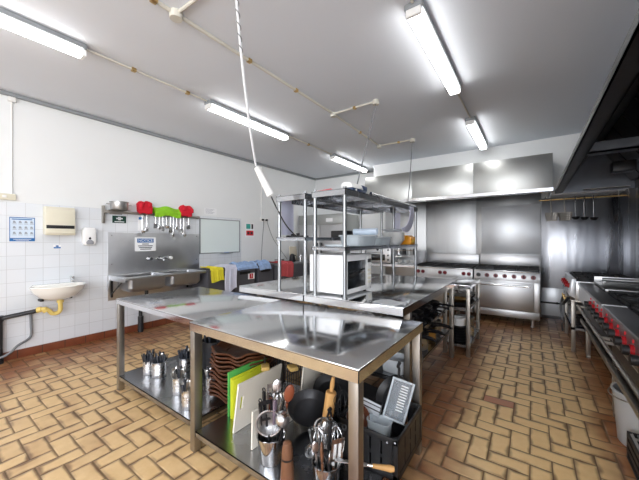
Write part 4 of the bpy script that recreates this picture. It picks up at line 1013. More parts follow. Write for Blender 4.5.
# black crate on the right end of the shelf
t = Thing('black_crate', 'black plastic crate with kitchen oddments at the right end of the shelf', 'crate', (-.80,1.82,SZ+.001))
cx0, cx1, cy0, cy1, cz0, cz1 = -.985, -.59, 1.55, 1.985, SZ+.001, .38
b = MB().box(cx0,cx1,cy0,cy1,cz0,cz0+.008)
for z in (cz1-.035, cz0): b.box(cx0,cx1,cy0,cy0+.012,z,z+.035,.003).box(cx0,cx1,cy1-.012,cy1,z,z+.035,.003).box(cx0,cx0+.012,cy0,cy1,z,z+.035,.003).box(cx1-.012,cx1,cy0,cy1,z,z+.035,.003)
for (a, c_) in ((cx0,cy0),(cx1-.03,cy0),(cx0,cy1-.03),(cx1-.03,cy1-.03)): b.box(a,a+.03,c_,c_+.03,cz0,cz1-.002,.003)
t.part('frame', b, BLACKP)
b = MB()
for k in range(5):
    x = cx0+.036+k*.067; b.box(x,x+.056,cy0+.003,cy0+.010,cz0+.03,cz1-.03).box(x,x+.035,cy1-.010,cy1-.003,cz0+.03,cz1-.03)
for k in range(4):
    y = cy0+.036+k*.093; b.box(cx0+.003,cx0+.010,y,y+.082,cz0+.03,cz1-.03).box(cx1-.010,cx1-.003,y,y+.082,cz0+.03,cz1-.03)
b.box(cx0+.01,cx1-.01,cy0+.004,cy0+.009,cz0+.10,cz0+.12).box(cx1-.009,cx1-.004,cy0+.01,cy1-.01,cz0+.10,cz0+.12)
t.part('side_slats', b, BLACKP)
t.part('rivet', MB().cyl((cx1-.015,cy0-.002,cz1-.015),(cx1-.015,cy0+.003,cz1-.015),.006), STEELP); t.part('rivet', MB().cyl((cx1-.06,cy0-.002,cz1-.03),(cx1-.06,cy0+.003,cz1-.03),.006), STEELP)
# contents
t = Thing('clear_slotted_tub', 'clear plastic tub with white slots standing on end in the black crate', 'container', (-.705,1.775,.345), rot=(-.12,.28,.42), local=True)
b = MB(); W2, H2 = .062, .245
b.box(-W2,W2,.030,.034,.0,H2,.002)
for q in ((-W2,W2,0,.010),(-W2,W2,H2-.010,H2)): b.box(q[0],q[1],0,.034,q[2],q[3],.003)
b.box(-W2,-W2+.008,0,.034,.0,H2,.003).box(W2-.008,W2,0,.034,.0,H2,.003)
t.part('shell', b, CLEARD)
b = MB()
for q in ((-W2-.008,W2+.008,-.006,.006),(-W2-.008,W2+.008,H2-.006,H2+.006)): b.box(q[0],q[1],-.004,.004,q[2],q[3],.002)
b.box(-W2-.008,-W2+.004,-.004,.004,0,H2,.002).box(W2-.004,W2+.008,-.004,.004,0,H2,.002); t.part('rim', b, CLEARB)
b = MB()
for k in range(10): b.box(.0,.045,.027,.0295,.05+k*.017,.0565+k*.017)
t.part('slots', b, PLAST_W)
pan('black_pan', 'round black pan standing on edge behind the clear slotted tub', -.735,1.88,.44,.125,.03,BLACKP,0,tilt=(-1.25,-1.2,.75),hl=.08)
t = Thing('steel_box', 'flat silver box with dark lines lying in the black crate', 'box', (-.90,1.86,.345), rot=(.08,.22,.15), local=True)
t.part('case', MB().box(-.085,.085,-.09,.06,.0,.09,.006), PALE_ST)
t.part('dark_line', MB().box(-.086,.086,-.0915,-.089,.035,.042).box(-.086,.086,-.0915,-.089,.066,.072).box(-.087,.087,-.092,.062,.089,.0925), PANBLK)
bo = bowl('brown_bowl', 'brown glazed bowl lying tilted at the left of the black crate', -.93,1.73,.31,.075,.05,COPPER); bo.rotation_euler = (1.0,.4,.3)
t = tub('blue_lid_tub', 'bluish clear tub lying low in the black crate', -.78,1.74,.24,.075,.05,.10,CLEARB)
t = tub('black_tray', 'black tray lying in the bottom of the crate', -.785,1.82,cz0+.009,.15,.12,.07,BLACKP)
tub('white_tub', 'translucent white tub on the island shelf above the black crate', -.97,2.50,.331,.11,.10,.12,mat('milky_plastic', (.72,.76,.80), .3, 0, .04, 6, alpha=.85))

# ------------------------------------------------------------------ pots on the island shelves
z = .331
IS = [('stock_pot','steel stock pot with brass rim nearest the front on the low island shelf',-1.0,2.86,.115,.17,STEELU,BRASS),
      ('stock_pot','second low steel pot behind the nearest stock pot',-1.0,3.16,.12,.15,ALUM,BRASS),
      ('stock_pot','brass coloured pot in the middle of the low island shelf',-1.0,3.46,.125,.14,BRASS,BRASS),
      ('stock_pot','dull steel pot last on the low island shelf by the far leg',-1.01,3.76,.12,.16,ALUM,ALUM),
      ('stock_pot','large steel pot in the back row of the low island shelf',-1.35,2.75,.16,.22,ALUM,ALUM),
      ('stock_pot','second large pot in the back row of the low island shelf',-1.35,3.2,.16,.2,STEELU,ALUM),
      ('stock_pot','far large pot in the back row of the low island shelf',-1.35,3.65,.16,.21,ALUM,ALUM)]
for n_, lb, x, y, r, h, m, rm in IS: pot(n_, lb, x, y, z, r, h, m, 'pots on the low island shelf', rm)
for i in range(3):
    pan('frying_pan', ['lower black frying pan resting on the nearest stock pot','lower black pan on the second low pot','lower dark pan on the brass coloured pot'][i], -1.0,2.86+.3*i,[.506,.486,.476][i],.12,.035,PANBLK,-.35,group='black pans lying on the low pots')
    pan('frying_pan', ['upper black frying pan on top of the nearest stock pot','upper black pan on the second low pot','upper dark pan on the brass coloured pot'][i], -1.0,2.86+.3*i,[.530,.510,.500][i],.115,.035,PANBLK,-.45,group='black pans lying on the low pots')
z = .631
for i, (x, y, r, lb) in enumerate([(-1.03,2.76,.135,'front black pan on the upper island shelf'),
                                   (-1.04,3.07,.14,'second black pan on the upper island shelf'),(-1.03,3.39,.135,'third dark pan on the upper island shelf'),(-1.03,3.71,.13,'fourth dark pan on the upper island shelf near the far leg')]):
    for k in range(3):
        pan('frying_pan', lb+[', lowest of three',', middle of three',', top of three'][k], x, y, z+.024*k, r, .045, [PANBLK,BLACKM,PANBLK][k], [-.95,-.75,-1.15][k]+.1*i, group='pans stacked on the upper island shelf')
for i in range(4):
    pan('sauce_pan', ['front','second','third','farthest'][i]+' steel saucepan at the back of the upper island shelf', -1.38, 2.6+.38*i, z, .13, .11, STEELU, -.6, BLACKP, 'saucepans at the back of the upper island shelf')
# end table
z = SZ+.001
for i in range(5):
    pan('black_pan', ['lowest','second lowest','middle','second highest','topmost'][i]+' black pan under the white pot on the end table', -.785,4.26,z+.036*i,.125,.05,PANBLK,2.2,group='black pans under the white pot',hl=.10)
pot('white_pot', 'white pot on a pile of black pans in the end table', -.785,4.26,z+.20,.085,.095,ENAMEL,handles=False)
pot('steel_tin', 'small bluish steel tin at the right of the end table shelf', -.70,4.56,z,.055,.12,STEELU,handles=False)
pot('stock_pot', 'steel pot deep in the end table shelf', -.80,4.76,z,.12,.2,ALUM)
for i, (y, lb) in enumerate([(4.25,'front dark pan on the upper shelf of the end table'),(4.55,'middle dark pan on the upper shelf of the end table'),(4.82,'far dark pan on the upper shelf of the end table')]):
    pan('frying_pan', lb, -.785,y,.621,.12,.045,BLACKM,2.6,hl=.08); pan('copper_pan', lb.replace('dark pan','brownish pan stacked'), -.785,y,.650,.115,.05,BRASS if i == 0 else ALUM,2.6,hl=.08)

# ------------------------------------------------------------------ back wall ranges
def oven_range(label, x0, x1, nk, pairs):
    y0, y1 = 6.08, 6.90
    t = Thing('oven_range', label, 'range', ((x0+x1)/2,6.5,0), 'oven ranges on the back wall')
    t.part('body', MB().box(x0,x1,y0+.03,y1,.13,.935,.004), STEELR)
    t.part('kick_panel', MB().box(x0+.005,x1-.005,y0,y0+.035,.135,.255,.006), STEELR)
    t.part('side_post', MB().box(x1-.085,x1-.002,y0+.005,y0+.035,.26,.745,.003), STEELR)
    d = t.part('oven_door', MB().box(x0+.03,x1-.09,y0-.012,y0+.03,.265,.73,.008), STEELR)
    hb = MB().cyl((x0+.06,y0-.055,.685),(x1-.14,y0-.055,.685),.014)
    for x in (x0+.08, x1-.19): hb.cyl((x,y0-.01,.685),(x,y0-.055,.685),.009)
    t.part('door_handle', hb.box(x1-.22,x1-.13,y0-.068,y0-.040,.672,.698,.003), STEELP, d)
    t.part('control_panel', MB().prism([(y0-.035,.765),(y0-.012,.92),(y0+.035,.92),(y0+.035,.765)],'x',x0,x1,.003), STEELR)
    t.part('bull_nose', MB().box(x0,x1,y0-.03,y0+.10,.918,.938,.008), STEELP)
    for k in range(nk):
        if pairs: x = x0+.105+(x1-x0-.21)*(k//2)/(nk/2-1)+(-.045 if k % 2 == 0 else .045)
        else: x = x0+.07+(x1-x0-.16)*k/(nk-1)
        p = Vector((x,y0-.024,.842)); n = Vector((0,-.989,.147))
        kb = t.part('knob', MB().cyl(p,p+n*.012,.036,None,18).cyl(p+n*.012,p+n*.04,.030,.024,18), DREDK if (pairs or k) else PANBLK)
        t.part('pointer', MB().box(x-.006,x+.006,y0-.072,y0-.050,.825,.875,.002), BLACKP if not pairs else DREDK, kb)
    for x in (x0+.07,x1-.10):
        for y in (y0+.07,y1-.08): t.part('leg', MB().cyl((x,y,.0),(x,y,.14),.022,.026,14).cyl((x,y,0),(x,y,.02),.03), STEELR)
    g = MB().box(x0+.01,x1-.01,y0+.07,y1-.03,.935,.945,.002)
    t.part('hob_tray', g, PANBLK)
    for k in range(3):
        for j in range(2):
            cx = x0+(x1-x0)*(k+.5)/3; cy = y0+.24+j*.34; w = (x1-x0)/6-.006
            b = MB()
            for q in (-w,w-.014): b.box(cx+q,cx+q+.014,cy-.165,cy+.165,.955,.978)
            for q in (-.165,.151): b.box(cx-w,cx+w,cy+q,cy+q+.014,.955,.978)
            b.box(cx-.006,cx+.006,cy-.16,cy-.05,.958,.978).box(cx-.006,cx+.006,cy+.05,cy+.16,.958,.978).box(cx-w,cx-.05,cy-.006,cy+.006,.958,.978).box(cx+.05,cx+w,cy-.006,cy+.006,.958,.978)
            for sx in (-1,1):
                for sy in (-1,1): b.box(cx+sx*(w-.007)-.007,cx+sx*(w-.007)+.007,cy+sy*.158-.007,cy+sy*.158+.007,.944,.957)
            g_ = t.part('grate', b, BLACKM)
            t.part('burner', MB().lathe([(0,.944),(.045,.944),(.045,.955),(.03,.965),(0,.966)],18,Matrix.Translation((cx,cy,0))), BLACKM, g_)
    t.part('back_guard', MB().box(x0,x1,y1-.03,y1+.02,.93,1.17,.004), STEELR)
    return t
oven_range('right oven range with six round dark red knobs on the back wall', -.86, .11, 7, False)
oven_range('left oven range with paired dark red knobs, half hidden by the island', -1.93, -.885, 6, True)
single('side_guard', 'upright steel side sheet at the left end of the left oven range', 'panel', MB().box(-1.955,-1.945,6.2,6.9,.0,1.24,.003), STEELR, (-1.95,6.55,0))

# hood over the back ranges
hx0, hx1, hy0, hy1, hz0, hz1 = -2.99, .265, 5.90, 7.03, 2.225, 2.835
t = Thing('extractor_hood', 'long grey steel extractor hood on the back wall under the white bulkhead', 'hood', ((hx0+hx1)/2,6.4,hz0))
t.part('front_panel', MB().box(hx0,-1.95,hy0,hy0+.012,hz0+.05,hz1,.002).box(-1.946,-.85,hy0,hy0+.012,hz0+.05,hz1,.002).box(-.846,hx1,hy0,hy0+.012,hz0+.05,hz1,.002), STEELH)
t.part('end_panel', MB().box(hx0,hx0+.012,hy0+.012,hy1,hz0+.02,hz1), STEELH); t.part('end_panel', MB().box(hx1-.012,hx1,hy0+.012,hy1,hz0+.02,hz1), STEELH)
t.part('top_panel', MB().box(hx0+.012,hx1-.012,hy0+.012,6.615,hz1-.012,hz1-.001), STEELH)
t.part('gutter_lip', MB().box(hx0-.005,hx1+.005,hy0-.025,hy0+.07,hz0,hz0+.012).box(hx0-.005,hx1+.005,hy0-.025,hy0-.015,hz0,hz0+.065).box(hx0,hx1,hy0+.06,hy0+.07,hz0,hz0+.05), STEELP, label='bright polished lower lip')
b = MB()
for k in range(6): 
    x = hx0+.1+k*.52; b.prism([(6.05,2.35),(6.75,2.78),(6.77,2.75),(6.07,2.32)],'x',x,x+.48)
t.part('filters', b, HOODF)

# dark hood over the right cooking line
rx0, rx1, ry0, ry1, rz0 = .30, XR-.013, .55, 5.98, 2.20
t = Thing('extractor_hood', 'large dark extractor hood over the red knobbed cooking line on the right', 'hood', (.75,3.3,rz0))
t.part('front_plate', MB().prism([(rx0,rz0+.05),(rx0+.30,CZ-.02),(rx0+.78,CZ-.02),(rx0+.78,CZ-.035),(rx0+.312,CZ-.035),(rx0+.012,rz0+.05)],'y',ry0,ry1) if False else
       MB().prism([(rx0,rz0+.04),(rx0+.62,CZ-.25),(rx1,CZ-.25),(rx1,CZ-.262),(rx0+.625,CZ-.262),(rx0+.012,rz0+.04)],'y',ry0,ry1), HOODD)
t.part('gutter', MB().box(rx0-.005,rx0+.085,ry0,ry1,rz0,rz0+.010).box(rx0-.005,rx0+.003,ry0,ry1,rz0,rz0+.055).box(rx0+.075,rx0+.083,ry0,ry1,rz0,rz0+.05), GUTTER)
for y, m_ in ((ry0,'end_panel'),(ry1-.012,'end_panel')):
    t.part(m_, MB().prism([(rx0+.003,rz0),(rx0+.003,rz0+.045),(rx0+.62,CZ-.26),(rx1,CZ-.26),(rx1,rz0)],'x' if False else 'y',y,y+.012), HOODD)
t.part('back_panel', MB().prism([(rx1-.012,rz0),(rx1,rz0),(rx1,CZ-.262),(rx1-.012,CZ-.262)],'y',ry0+.012,ry1-.012), HOODD)
t.part('cross_beam', MB().box(rx0+.083,rx1-.012,3.38,3.48,rz0+.0,rz0+.016).box(rx0+.083,rx1-.012,3.38,3.386,rz0,rz0+.09).box(rx0+.083,rx1-.012,3.474,3.48,rz0,rz0+.09), mat('beam_steel', (.10,.105,.115), .36, .9, .2, 8))
b = MB()
for k in range(5):
    y = 3.56+k*.48
    b.prism([(rx1-.06,2.30),(rx1-.02,2.30),(rx0+.52,2.86),(rx0+.49,2.83)],'y',y,y+.44)
t.part('filter_bank', b, HOODF)
b = MB()
for k in range(5):
    y = .62+k*.54
    b.prism([(rx1-.06,2.30),(rx1-.02,2.30),(rx0+.52,2.86),(rx0+.49,2.83)],'y',y,y+.52)
t.part('filter_bank', b, HOODD)
t.part('duct_box', MB().box(.80,1.0,5.0,5.2,2.30,2.42,.004), HOODF)
single('grease_trough', 'thin ledge under the filters at the far end of the dark hood', 'ledge', MB().box(.62,1.10,5.80,5.88,2.205,2.215).box(.62,1.10,5.80,5.806,2.205,2.22), STEELF, (.86,5.84,2.205))

# utensil rail below the hoods, with baskets and ladles
t = Thing('hanging_rail', 'thin steel rail across the back corner under the hoods', 'rail', (.7,6.5,2.19))
t.part('bar', MB().cyl((.10,6.50,2.16),(XR-.0115,6.50,2.16),.012,None,12), BRASS)
for x in (.2,1.1): t.part('hanger', MB().cyl((x,6.50,2.16),(x,6.50,2.24),.006).cyl((x,6.5,2.235),(x,7.035,2.235),.006), STEELF)
def fry_basket(x, label):
    t = Thing('fry_basket', label, 'basket', (x,6.47,2.15), 'wire baskets hanging on the rail')
    t.part('hook_handle', MB().tube([(x,6.50,2.178),(x-.01,6.478,2.172),(x-.01,6.466,2.14),(x,6.462,1.93)],.008,8,4), STEELF)
    zb, zt = 1.80, 1.92; b = MB(); w0, w1 = .065, .085
    for k in range(5):
        u = k/4; w = w0+(w1-w0)*u; zz = zb+(zt-zb)*u
        b.tube([(x-w,6.462-.16*0-.0,zz),(x+w,6.462,zz),(x+w,6.462-.15,zz),(x-w,6.462-.15,zz)],.006,5,0,True)
    for k in range(7):
        q = -1+2*k/6
        for yy in (6.462,6.312): b.cyl((x+q*w0,yy,zb),(x+q*w1,yy,zt),.0048,None,5)
        b.cyl((x+q*w0,6.462,zb),(x+q*w0,6.312,zb),.0048,None,5)
    for k in range(5):
        yy = 6.462-.15*k/4
        for s_ in (-1,1): b.cyl((x+s_*w0,yy,zb),(x+s_*w1,yy,zt),.0048,None,5)
    t.part('wire_cage', b, STEELF)
fry_basket(.27, 'left wire fry basket hanging below the end of the grey hood')
fry_basket(.45, 'right wire fry basket hanging below the end of the grey hood')
for x, L_, lb in ((.585,.36,'left of the three dark ladles hanging from the back rail'),(.695,.37,'middle of the three dark ladles hanging from the back rail'),(.81,.38,'right ladle of three hanging from the back rail')):
    t = Thing('ladle', lb, 'ladle', (x,6.48,2.17), 'ladles hanging from the back rail')
    t.part('handle', MB().tube([(x,6.505,2.178),(x,6.486,2.182),(x,6.478,2.16),(x,6.478,2.17-L_+.03)],.008,8,3), STEELP)
    t.part('bowl', MB().lathe([(0,-.045),(.03,-.038),(.05,-.015),(.056,.008),(.052,.008),(.045,-.012),(.025,-.033),(0,-.04)],18,Matrix.Translation((x,6.435,2.17-L_+.035))), PANBLK)

# ------------------------------------------------------------------ right cooking line
FX = .485
def cook_module(label, y0, y1, knob_ys, kind):
    t = Thing('gas_cooktop', label, 'cooktop', (.84,(y0+y1)/2,0))
    x1 = XR-.05
    t.part('body', MB().box(FX+.035,x1,y0,y1,.66,.905,.004), STEELR)
    t.part('front_panel', MB().prism([(FX-.005,.735),(FX+.0,.90),(FX+.04,.90),(FX+.04,.70),(FX+.02,.70)],'y',y0,y1,.003), mat('grimy_panel_steel', (.24,.23,.24), .32, .95, .25, 6) if kind == 'near' else STEELR)
    t.part('front_ledge', MB().box(FX-.012,FX+.135,y0,y1,.902,.93,.010), LEDGE)
    t.part('ledge_end', MB().box(FX-.014,FX+.137,y1-.035,y1-.001,.899,.934,.006), PALE_ST)
    for y in knob_ys:
        p = Vector((FX-.002,y,.818)); n = Vector((-1,0,.03)).normalized()
        kb = t.part('knob', MB().cyl(p,p+n*.020,.037,.037,20), REDK, label='red knob with black face')
        t.part('grip', MB().cyl(p+n*.020,p+n*.052,.030,.029,18), BLACKP, kb)
        t.part('bezel_mark', MB().box(FX-.008,FX+.0,y-.006,y+.006,.865,.885), REDP, kb)
    t.part('oven_rail', MB().cyl((FX-.015,y0,.632),(FX-.015,y1,.632),.014).box(FX-.02,FX+.05,y0+.05,y0+.08,.62,.645).box(FX-.02,FX+.05,y1-.08,y1-.05,.62,.645), STEELF)
    t.part('lower_panel', MB().box(FX+.05,FX+.06,y0,y1,.47,.66,.002), PANBLK)
    t.part('shelf', MB().box(FX+.015,x1,y0,y1,.435,.442).box(FX+.012,FX+.030,y0,y1,.435,.475,.003), STEELF)
    for y in (y0+.01, y1-.06):
        for x in (FX+.06, x1-.06): t.part('leg', MB().box(x,x+.048,y,y+.048,.05,.66,.003).cyl((x+.024,y+.024,0),(x+.024,y+.024,.05),.02).cyl((x+.005,y+.024,.024),(x+.043,y+.024,.024),.024), STEELF)
    t.part('hob_tray', MB().box(FX+.14,x1,y0,y1,.903,.912), PANBLK)
    t.part('back_shelf', MB().box(x1-.02,x1,y0,y1,.90,1.08,.003), STEELR)
    n = max(1, round((y1-y0)/.40)) if kind == 'near' else 2
    ya = y0 if kind == 'near' else y0
    yb_ = y1 if kind == 'near' else y0+.85
    for k in range(n):
        for j in range(2):
            cy = ya+(yb_-ya)*(k+.5)/n; h = (yb_-ya)/n/2-.008; cx = FX+.14+.015+.125+j*.255; w = .122
            b = MB()
            for q in (-w,w-.014): b.box(cx+q,cx+q+.014,cy-h,cy+h,.925,.948)
            for q in (-h,h-.014): b.box(cx-w,cx+w,cy+q,cy+q+.014,.925,.948)
            for a in range(4):
                an = PI/4+PI/2*a; c_, s_ = math.cos(an), math.sin(an)
                b.tube([(cx+c_*.04,cy+s_*.04,.945),(cx+c_*w*1.2,cy+s_*w*1.2,.94)],.008,6)
            for sx in (-1,1):
                for sy in (-1,1): b.box(cx+sx*(w-.007)-.007,cx+sx*(w-.007)+.007,cy+sy*(h-.007)-.007,cy+sy*(h-.007)+.007,.911,.926)
            g_ = t.part('grate', b, BLACKM)
            t.part('burner', MB().lathe([(0,.911),(.05,.911),(.05,.925),(.035,.936),(0,.937)],18,Matrix.Translation((cx,cy,0))), mat('burner_cap', (.05,.05,.055), .4, .8) if (k == 0 and j == 0) else BLACKM, g_)
    if kind == 'far':
        t.part('griddle_plate', MB().box(FX+.14,x1-.03,y0+.88,y1-.01,.912,.955,.006), mat('griddle_steel', (.20,.20,.20), .3, .95, .2, 6))
        t.part('griddle_splash', MB().box(FX+.14,x1-.03,y1-.022,y1-.012,.95,1.02,.002), STEELR)
        t.part('roll_bar', MB().cyl((FX+.20,y1-.12,.995),(x1-.06,y1-.12,.995),.022,None,18).box(FX+.20,FX+.225,y1-.13,y1-.11,.954,.985).box(x1-.10,x1-.075,y1-.13,y1-.11,.954,.985), ALUM)
cook_module('near gas cooktop with the biggest red and black knobs at the right edge', 1.60, 3.395, [3.24-.19*k for k in range(9)], 'near')
cook_module('far gas cooktop with griddle plate beyond the near red knobbed cooktop', 3.40, 4.98, [3.45+.19*k for k in range(4)], 'far')

# stand and boiling top in the back corner
t = Thing('equipment_stand', 'steel stand with shelf in the back corner beneath the small gas unit', 'stand', (.8,5.6,0))
for x in (.42,1.10):
    for y in (5.10,6.05): t.part('leg', MB().box(x,x+.045,y,y+.045,.0,.655,.003), STEELF)
t.part('top_frame', MB().box(.415,1.15,5.095,6.10,.655,.68,.003), STEELF)
t.part('shelf', MB().box(.42,1.14,5.10,6.09,.315,.325).box(.42,.43,5.10,6.09,.29,.325).box(.42,1.14,5.10,5.105,.29,.325), STEELS)
t.part('stretcher', MB().box(.43,.455,5.13,6.06,.56,.585), STEELF)
t = Thing('boiling_top', 'small gas unit with red knobs on the stand in the back corner', 'cooktop', (.8,5.6,.681))
t.part('body', MB().box(.46,1.14,5.10,6.09,.681,.93,.004), STEELR)
t.part('front_panel', MB().prism([(.40,.735),(.425,.955),(.47,.955),(.47,.70)],'y',5.10,6.09,.003), PALE_ST)
for k in range(4):
    y = 5.28+.21*k; p = Vector((.412,y,.85)); n = Vector((-.99,0,.11))
    kb = t.part('knob', MB().cyl(p,p+n*.016,.036,None,18), REDK); t.part('grip', MB().cyl(p+n*.016,p+n*.045,.027,None,16), REDK, kb)
t.part('hob_tray', MB().box(.47,1.14,5.10,6.09,.93,.945,.003), BLACKM)
for k in range(3):
    cy = 5.27+.33*k; b = MB()
    for q in range(6): b.box(.49+q*.11,.505+q*.11,cy-.15,cy+.15,.955,.975)
    b.box(.49,1.06,cy-.15,cy-.138,.944,.975).box(.49,1.06,cy+.138,cy+.15,.944,.975); t.part('grate', b, BLACKM)
for i, (x, y, r, h, m, lb) in enumerate([(.62,5.32,.13,.12,PANBLK,'black pot on the shelf of the corner stand, nearest the camera'),(.62,5.66,.13,.14,ALUM,'dull pot in the middle of the corner stand shelf'),(.90,5.5,.13,.15,PANBLK,'black pot at the rear of the corner stand shelf')]):
    pot('stock_pot', lb, x, y, .326, r, h, m)
single('gas_hose', 'looped grey gas hose beside the legs of the corner stand', 'hose', MB().tube([(.405,6.02,.60),(.36,5.9,.45),(.37,5.75,.32),(.395,5.85,.22),(.38,6.0,.15),(.40,6.15,.02)],.014,8,6), RUBBER, (.40,6.15,0))
single('gas_hose', 'black hose hanging at the front of the corner stand below the red knobs', 'hose', MB().tube([(.405,5.25,.69),(.36,5.3,.60),(.355,5.6,.56),(.39,5.9,.60)],.018,8,6), BLKPIPE, (.405,5.25,.56))
for k in range(3): single('gas_valve', ['near','middle','far'][k]+' small yellow gas valve under the red knobs of the corner unit', 'valve', MB().cyl((.41,5.45+.2*k,.63),(.385,5.45+.2*k,.63),.014).box(.372,.386,5.44+.2*k,5.46+.2*k,.60,.66,.002), BRASS, (.40,5.45+.2*k,.6))

# bucket and crate on the floor by the cooktop
t = Thing('plastic_bucket', 'large grey white bucket standing on the floor under the near cooktop', 'bucket', (.665,3.06,0))
t.part('shell', MB().lathe([(0,.001),(.145,.001),(.152,.01),(.178,.36),(.188,.365),(.188,.378),(.174,.378),(.147,.014),(0,.01)],36,Matrix.Translation((.665,3.06,0))), mat('grey_white_plastic', srgb(186,187,188), .4, 0, .05, 7))
t.part('contents', MB().lathe([(0,.29),(.160,.288),(.166,.30),(.0,.318)],30,Matrix.Translation((.665,3.06,0))), BLACKP, label='dark contents')
t.part('bail_handle', MB().tube([(.665,2.868,.36),(.52,2.92,.345),(.465,3.06,.335),(.52,3.20,.345),(.665,3.252,.36)],.005,6,5), STEELF)
t = Thing('slotted_crate', 'black slotted crate on the floor in front of the grey white bucket', 'crate', (.70,2.56,0))
b = MB().box(.52,.92,2.28,2.84,.001,.012)
for z in (.05,.10,.15): b.box(.52,.53,2.28,2.84,z,z+.028).box(.91,.92,2.28,2.84,z,z+.028).box(.52,.92,2.28,2.29,z,z+.028).box(.52,.92,2.83,2.84,z,z+.028)
for (x, y) in ((.52,2.28),(.90,2.28),(.52,2.82),(.90,2.82)): b.box(x,x+.02,y,y+.02,.001,.18)
t.part('sides', b, BLACKP); b = MB()
for k in range(10): b.box(.53+k*.038,.548+k*.038,2.29,2.83,.165,.175)
t.part('top_slats', b, ALUM)

# ------------------------------------------------------------------ far back left: fridge, bench, small ovens
t = Thing('upright_fridge', 'two door steel upright fridge in the far left corner behind the shelves', 'fridge', (-4.45,6.6,0))
t.part('cabinet', MB().box(-5.13,-3.72,6.24,6.98,.10,2.12,.006), STEELH)
for a, b_ in ((-5.12,-4.435),(-4.415,-3.73)):
    d = t.part('door', MB().box(a,b_,6.20,6.24,.16,1.86,.008), STEELR)
    t.part('handle', MB().box(b_-.08 if a < -4.5 else a+.03,b_-.05 if a < -4.5 else a+.06,6.165,6.185,1.0,1.4,.006).box(b_-.08 if a < -4.5 else a+.03,b_-.05 if a < -4.5 else a+.06,6.18,6.2,1.02,1.05).box(b_-.08 if a < -4.5 else a+.03,b_-.05 if a < -4.5 else a+.06,6.18,6.2,1.35,1.38), BLACKP, d)
t.part('header_panel', MB().box(-5.13,-3.72,6.21,6.24,1.87,2.12,.004), STEELH); t.part('white_label', MB().box(-4.24,-4.04,6.205,6.2095,1.93,2.02), PAPER)
for x in (-5.05,-3.80):
    for y in (6.3,6.9): t.part('foot', MB().cyl((x,y,0),(x,y,.10),.025), BLACKP)
t = bench('rear_bench', 'steel bench along the back wall carrying the small ovens', -3.66, -1.98, 6.30, 6.98, .93, .05, [(-3.65,6.31),(-2.04,6.31),(-3.65,6.92),(-2.04,6.92)], [(-3.64,-2.0,6.31,6.97,.25)])
t = Thing('countertop_oven', 'steel countertop oven with dark slot on the rear bench', 'oven', (-2.9,6.55,.931))
t.part('case', MB().box(-3.20,-2.58,6.36,6.80,.95,1.33,.008), STEELR)
t.part('glass_slot', MB().box(-3.16,-2.72,6.352,6.361,1.0,1.14,.003), GLASSBK); t.part('handle', MB().cyl((-3.14,6.325,1.18),(-2.74,6.325,1.18),.012), STEELP)
t.part('badge', MB().cyl((-2.9,6.361,1.25),(-2.9,6.352,1.25),.03,None,20), BLACKP)
for z in (1.02,1.12,1.24): t.part('knob', MB().cyl((-2.64,6.361,z),(-2.64,6.335,z),.02), BLACKP)
for x in (-3.15,-2.63): t.part('foot', MB().cyl((x,6.42,.931),(x,6.42,.95),.015), BLACKP)
t = Thing('plain_oven', 'low white topped steel oven behind the microwave on the rear bench', 'oven', (-3.42,6.6,.931))
t.part('case', MB().box(-3.63,-3.23,6.36,6.80,.932,1.22,.008), STEELR); t.part('door_band', MB().box(-3.60,-3.26,6.352,6.361,1.12,1.19,.002), PALE_ST)
t = Thing('wire_rack', 'small wire rack of canisters at the right end of the rear bench', 'rack', (-2.28,6.55,.931))
b = MB()
for z in (.96,1.10,1.24): b.tube([(-2.52,6.40,z),(-2.04,6.40,z),(-2.04,6.72,z),(-2.52,6.72,z)],.006,6,0,True)
for z in (.955,1.135):
    for k in range(9): b.cyl((-2.52+.06*k,6.40,z),(-2.52+.06*k,6.72,z),.004,None,6)
for x in (-2.52,-2.04):
    for y in (6.40,6.72): b.cyl((x,y,.9315),(x,y,1.26),.007,None,8)
t.part('frame', b, STEELP)
for i in range(4): single('canister', ['leftmost','second','third','rightmost'][i]+' dark topped canister in the wire rack on the rear bench', 'canister', MB().lathe([(0,0),(.042,0),(.042,.10),(.036,.11),(.036,.135),(0,.137)],18), [STEELU,PANBLK,ALUM,PANBLK][i], (-2.46+.12*i,6.55,1.140), 'canisters in the wire rack', local=True)
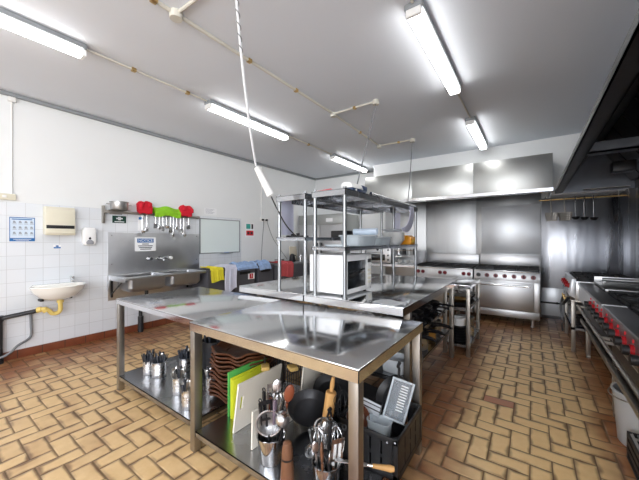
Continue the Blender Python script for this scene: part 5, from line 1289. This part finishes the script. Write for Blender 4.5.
for i in range(3): bowl('white_bowl', ['left','middle','right'][i]+' white bowl on the lower tier of the wire rack', -2.44+.15*i,6.55,.961,.065,.06,PLAST_W,'bowls in the wire rack')

# ------------------------------------------------------------------ light, world, camera
wd = bpy.data.worlds.new('daylight'); SC.world = wd; wd.use_nodes = True
w = wd.node_tree.nodes; bg = w['Background']
sky = w.new('ShaderNodeTexSky'); sky.sky_type = 'HOSEK_WILKIE'; sky.turbidity = 4; sky.sun_direction = (.3,-.5,.7)
mx = w.new('ShaderNodeMix'); mx.data_type = 'RGBA'; mx.inputs[0].default_value = .75; mx.inputs[7].default_value = (.95,.97,1.0,1)
wd.node_tree.links.new(sky.outputs[0], mx.inputs[6]); wd.node_tree.links.new(mx.outputs[2], bg.inputs[0]); bg.inputs[1].default_value = 5.8
po = bpy.data.lights.new('added_window_portal', 'AREA'); po.shape = 'RECTANGLE'; po.size = WX1-WX0; po.size_y = WZ1-WZ0  # portal of the added front window
po.cycles.is_portal = True
p = bpy.data.objects.new('added_window_portal', po); COL.objects.link(p); p.location = ((WX0+WX1)/2, YF-.02, (WZ0+WZ1)/2); p.rotation_euler = (PI/2,0,0)

po2 = bpy.data.lights.new('added_side_window_portal', 'AREA'); po2.shape = 'RECTANGLE'; po2.size = 1.95; po2.size_y = RY1-RY0; po2.cycles.is_portal = True  # portal of the added side window
p2 = bpy.data.objects.new('added_side_window_portal', po2); COL.objects.link(p2); p2.location = (XR+.02, (RY0+RY1)/2, 1.875); p2.rotation_euler = (0,PI/2,0)
cam = bpy.data.cameras.new('camera'); co = bpy.data.objects.new('camera', cam); COL.objects.link(co)
cam.sensor_fit = 'HORIZONTAL'; cam.sensor_width = 36; cam.lens = 297/639*36; cam.clip_start = .05
co.location = (0,0,1.468); co.rotation_euler = (PI/2,0,math.atan(212.5/297)); SC.camera = co
vs = SC.view_settings; vs.view_transform = 'Standard'; vs.look = 'None'; vs.gamma = 1.0; vs.use_curve_mapping = False; vs.exposure = 1.4
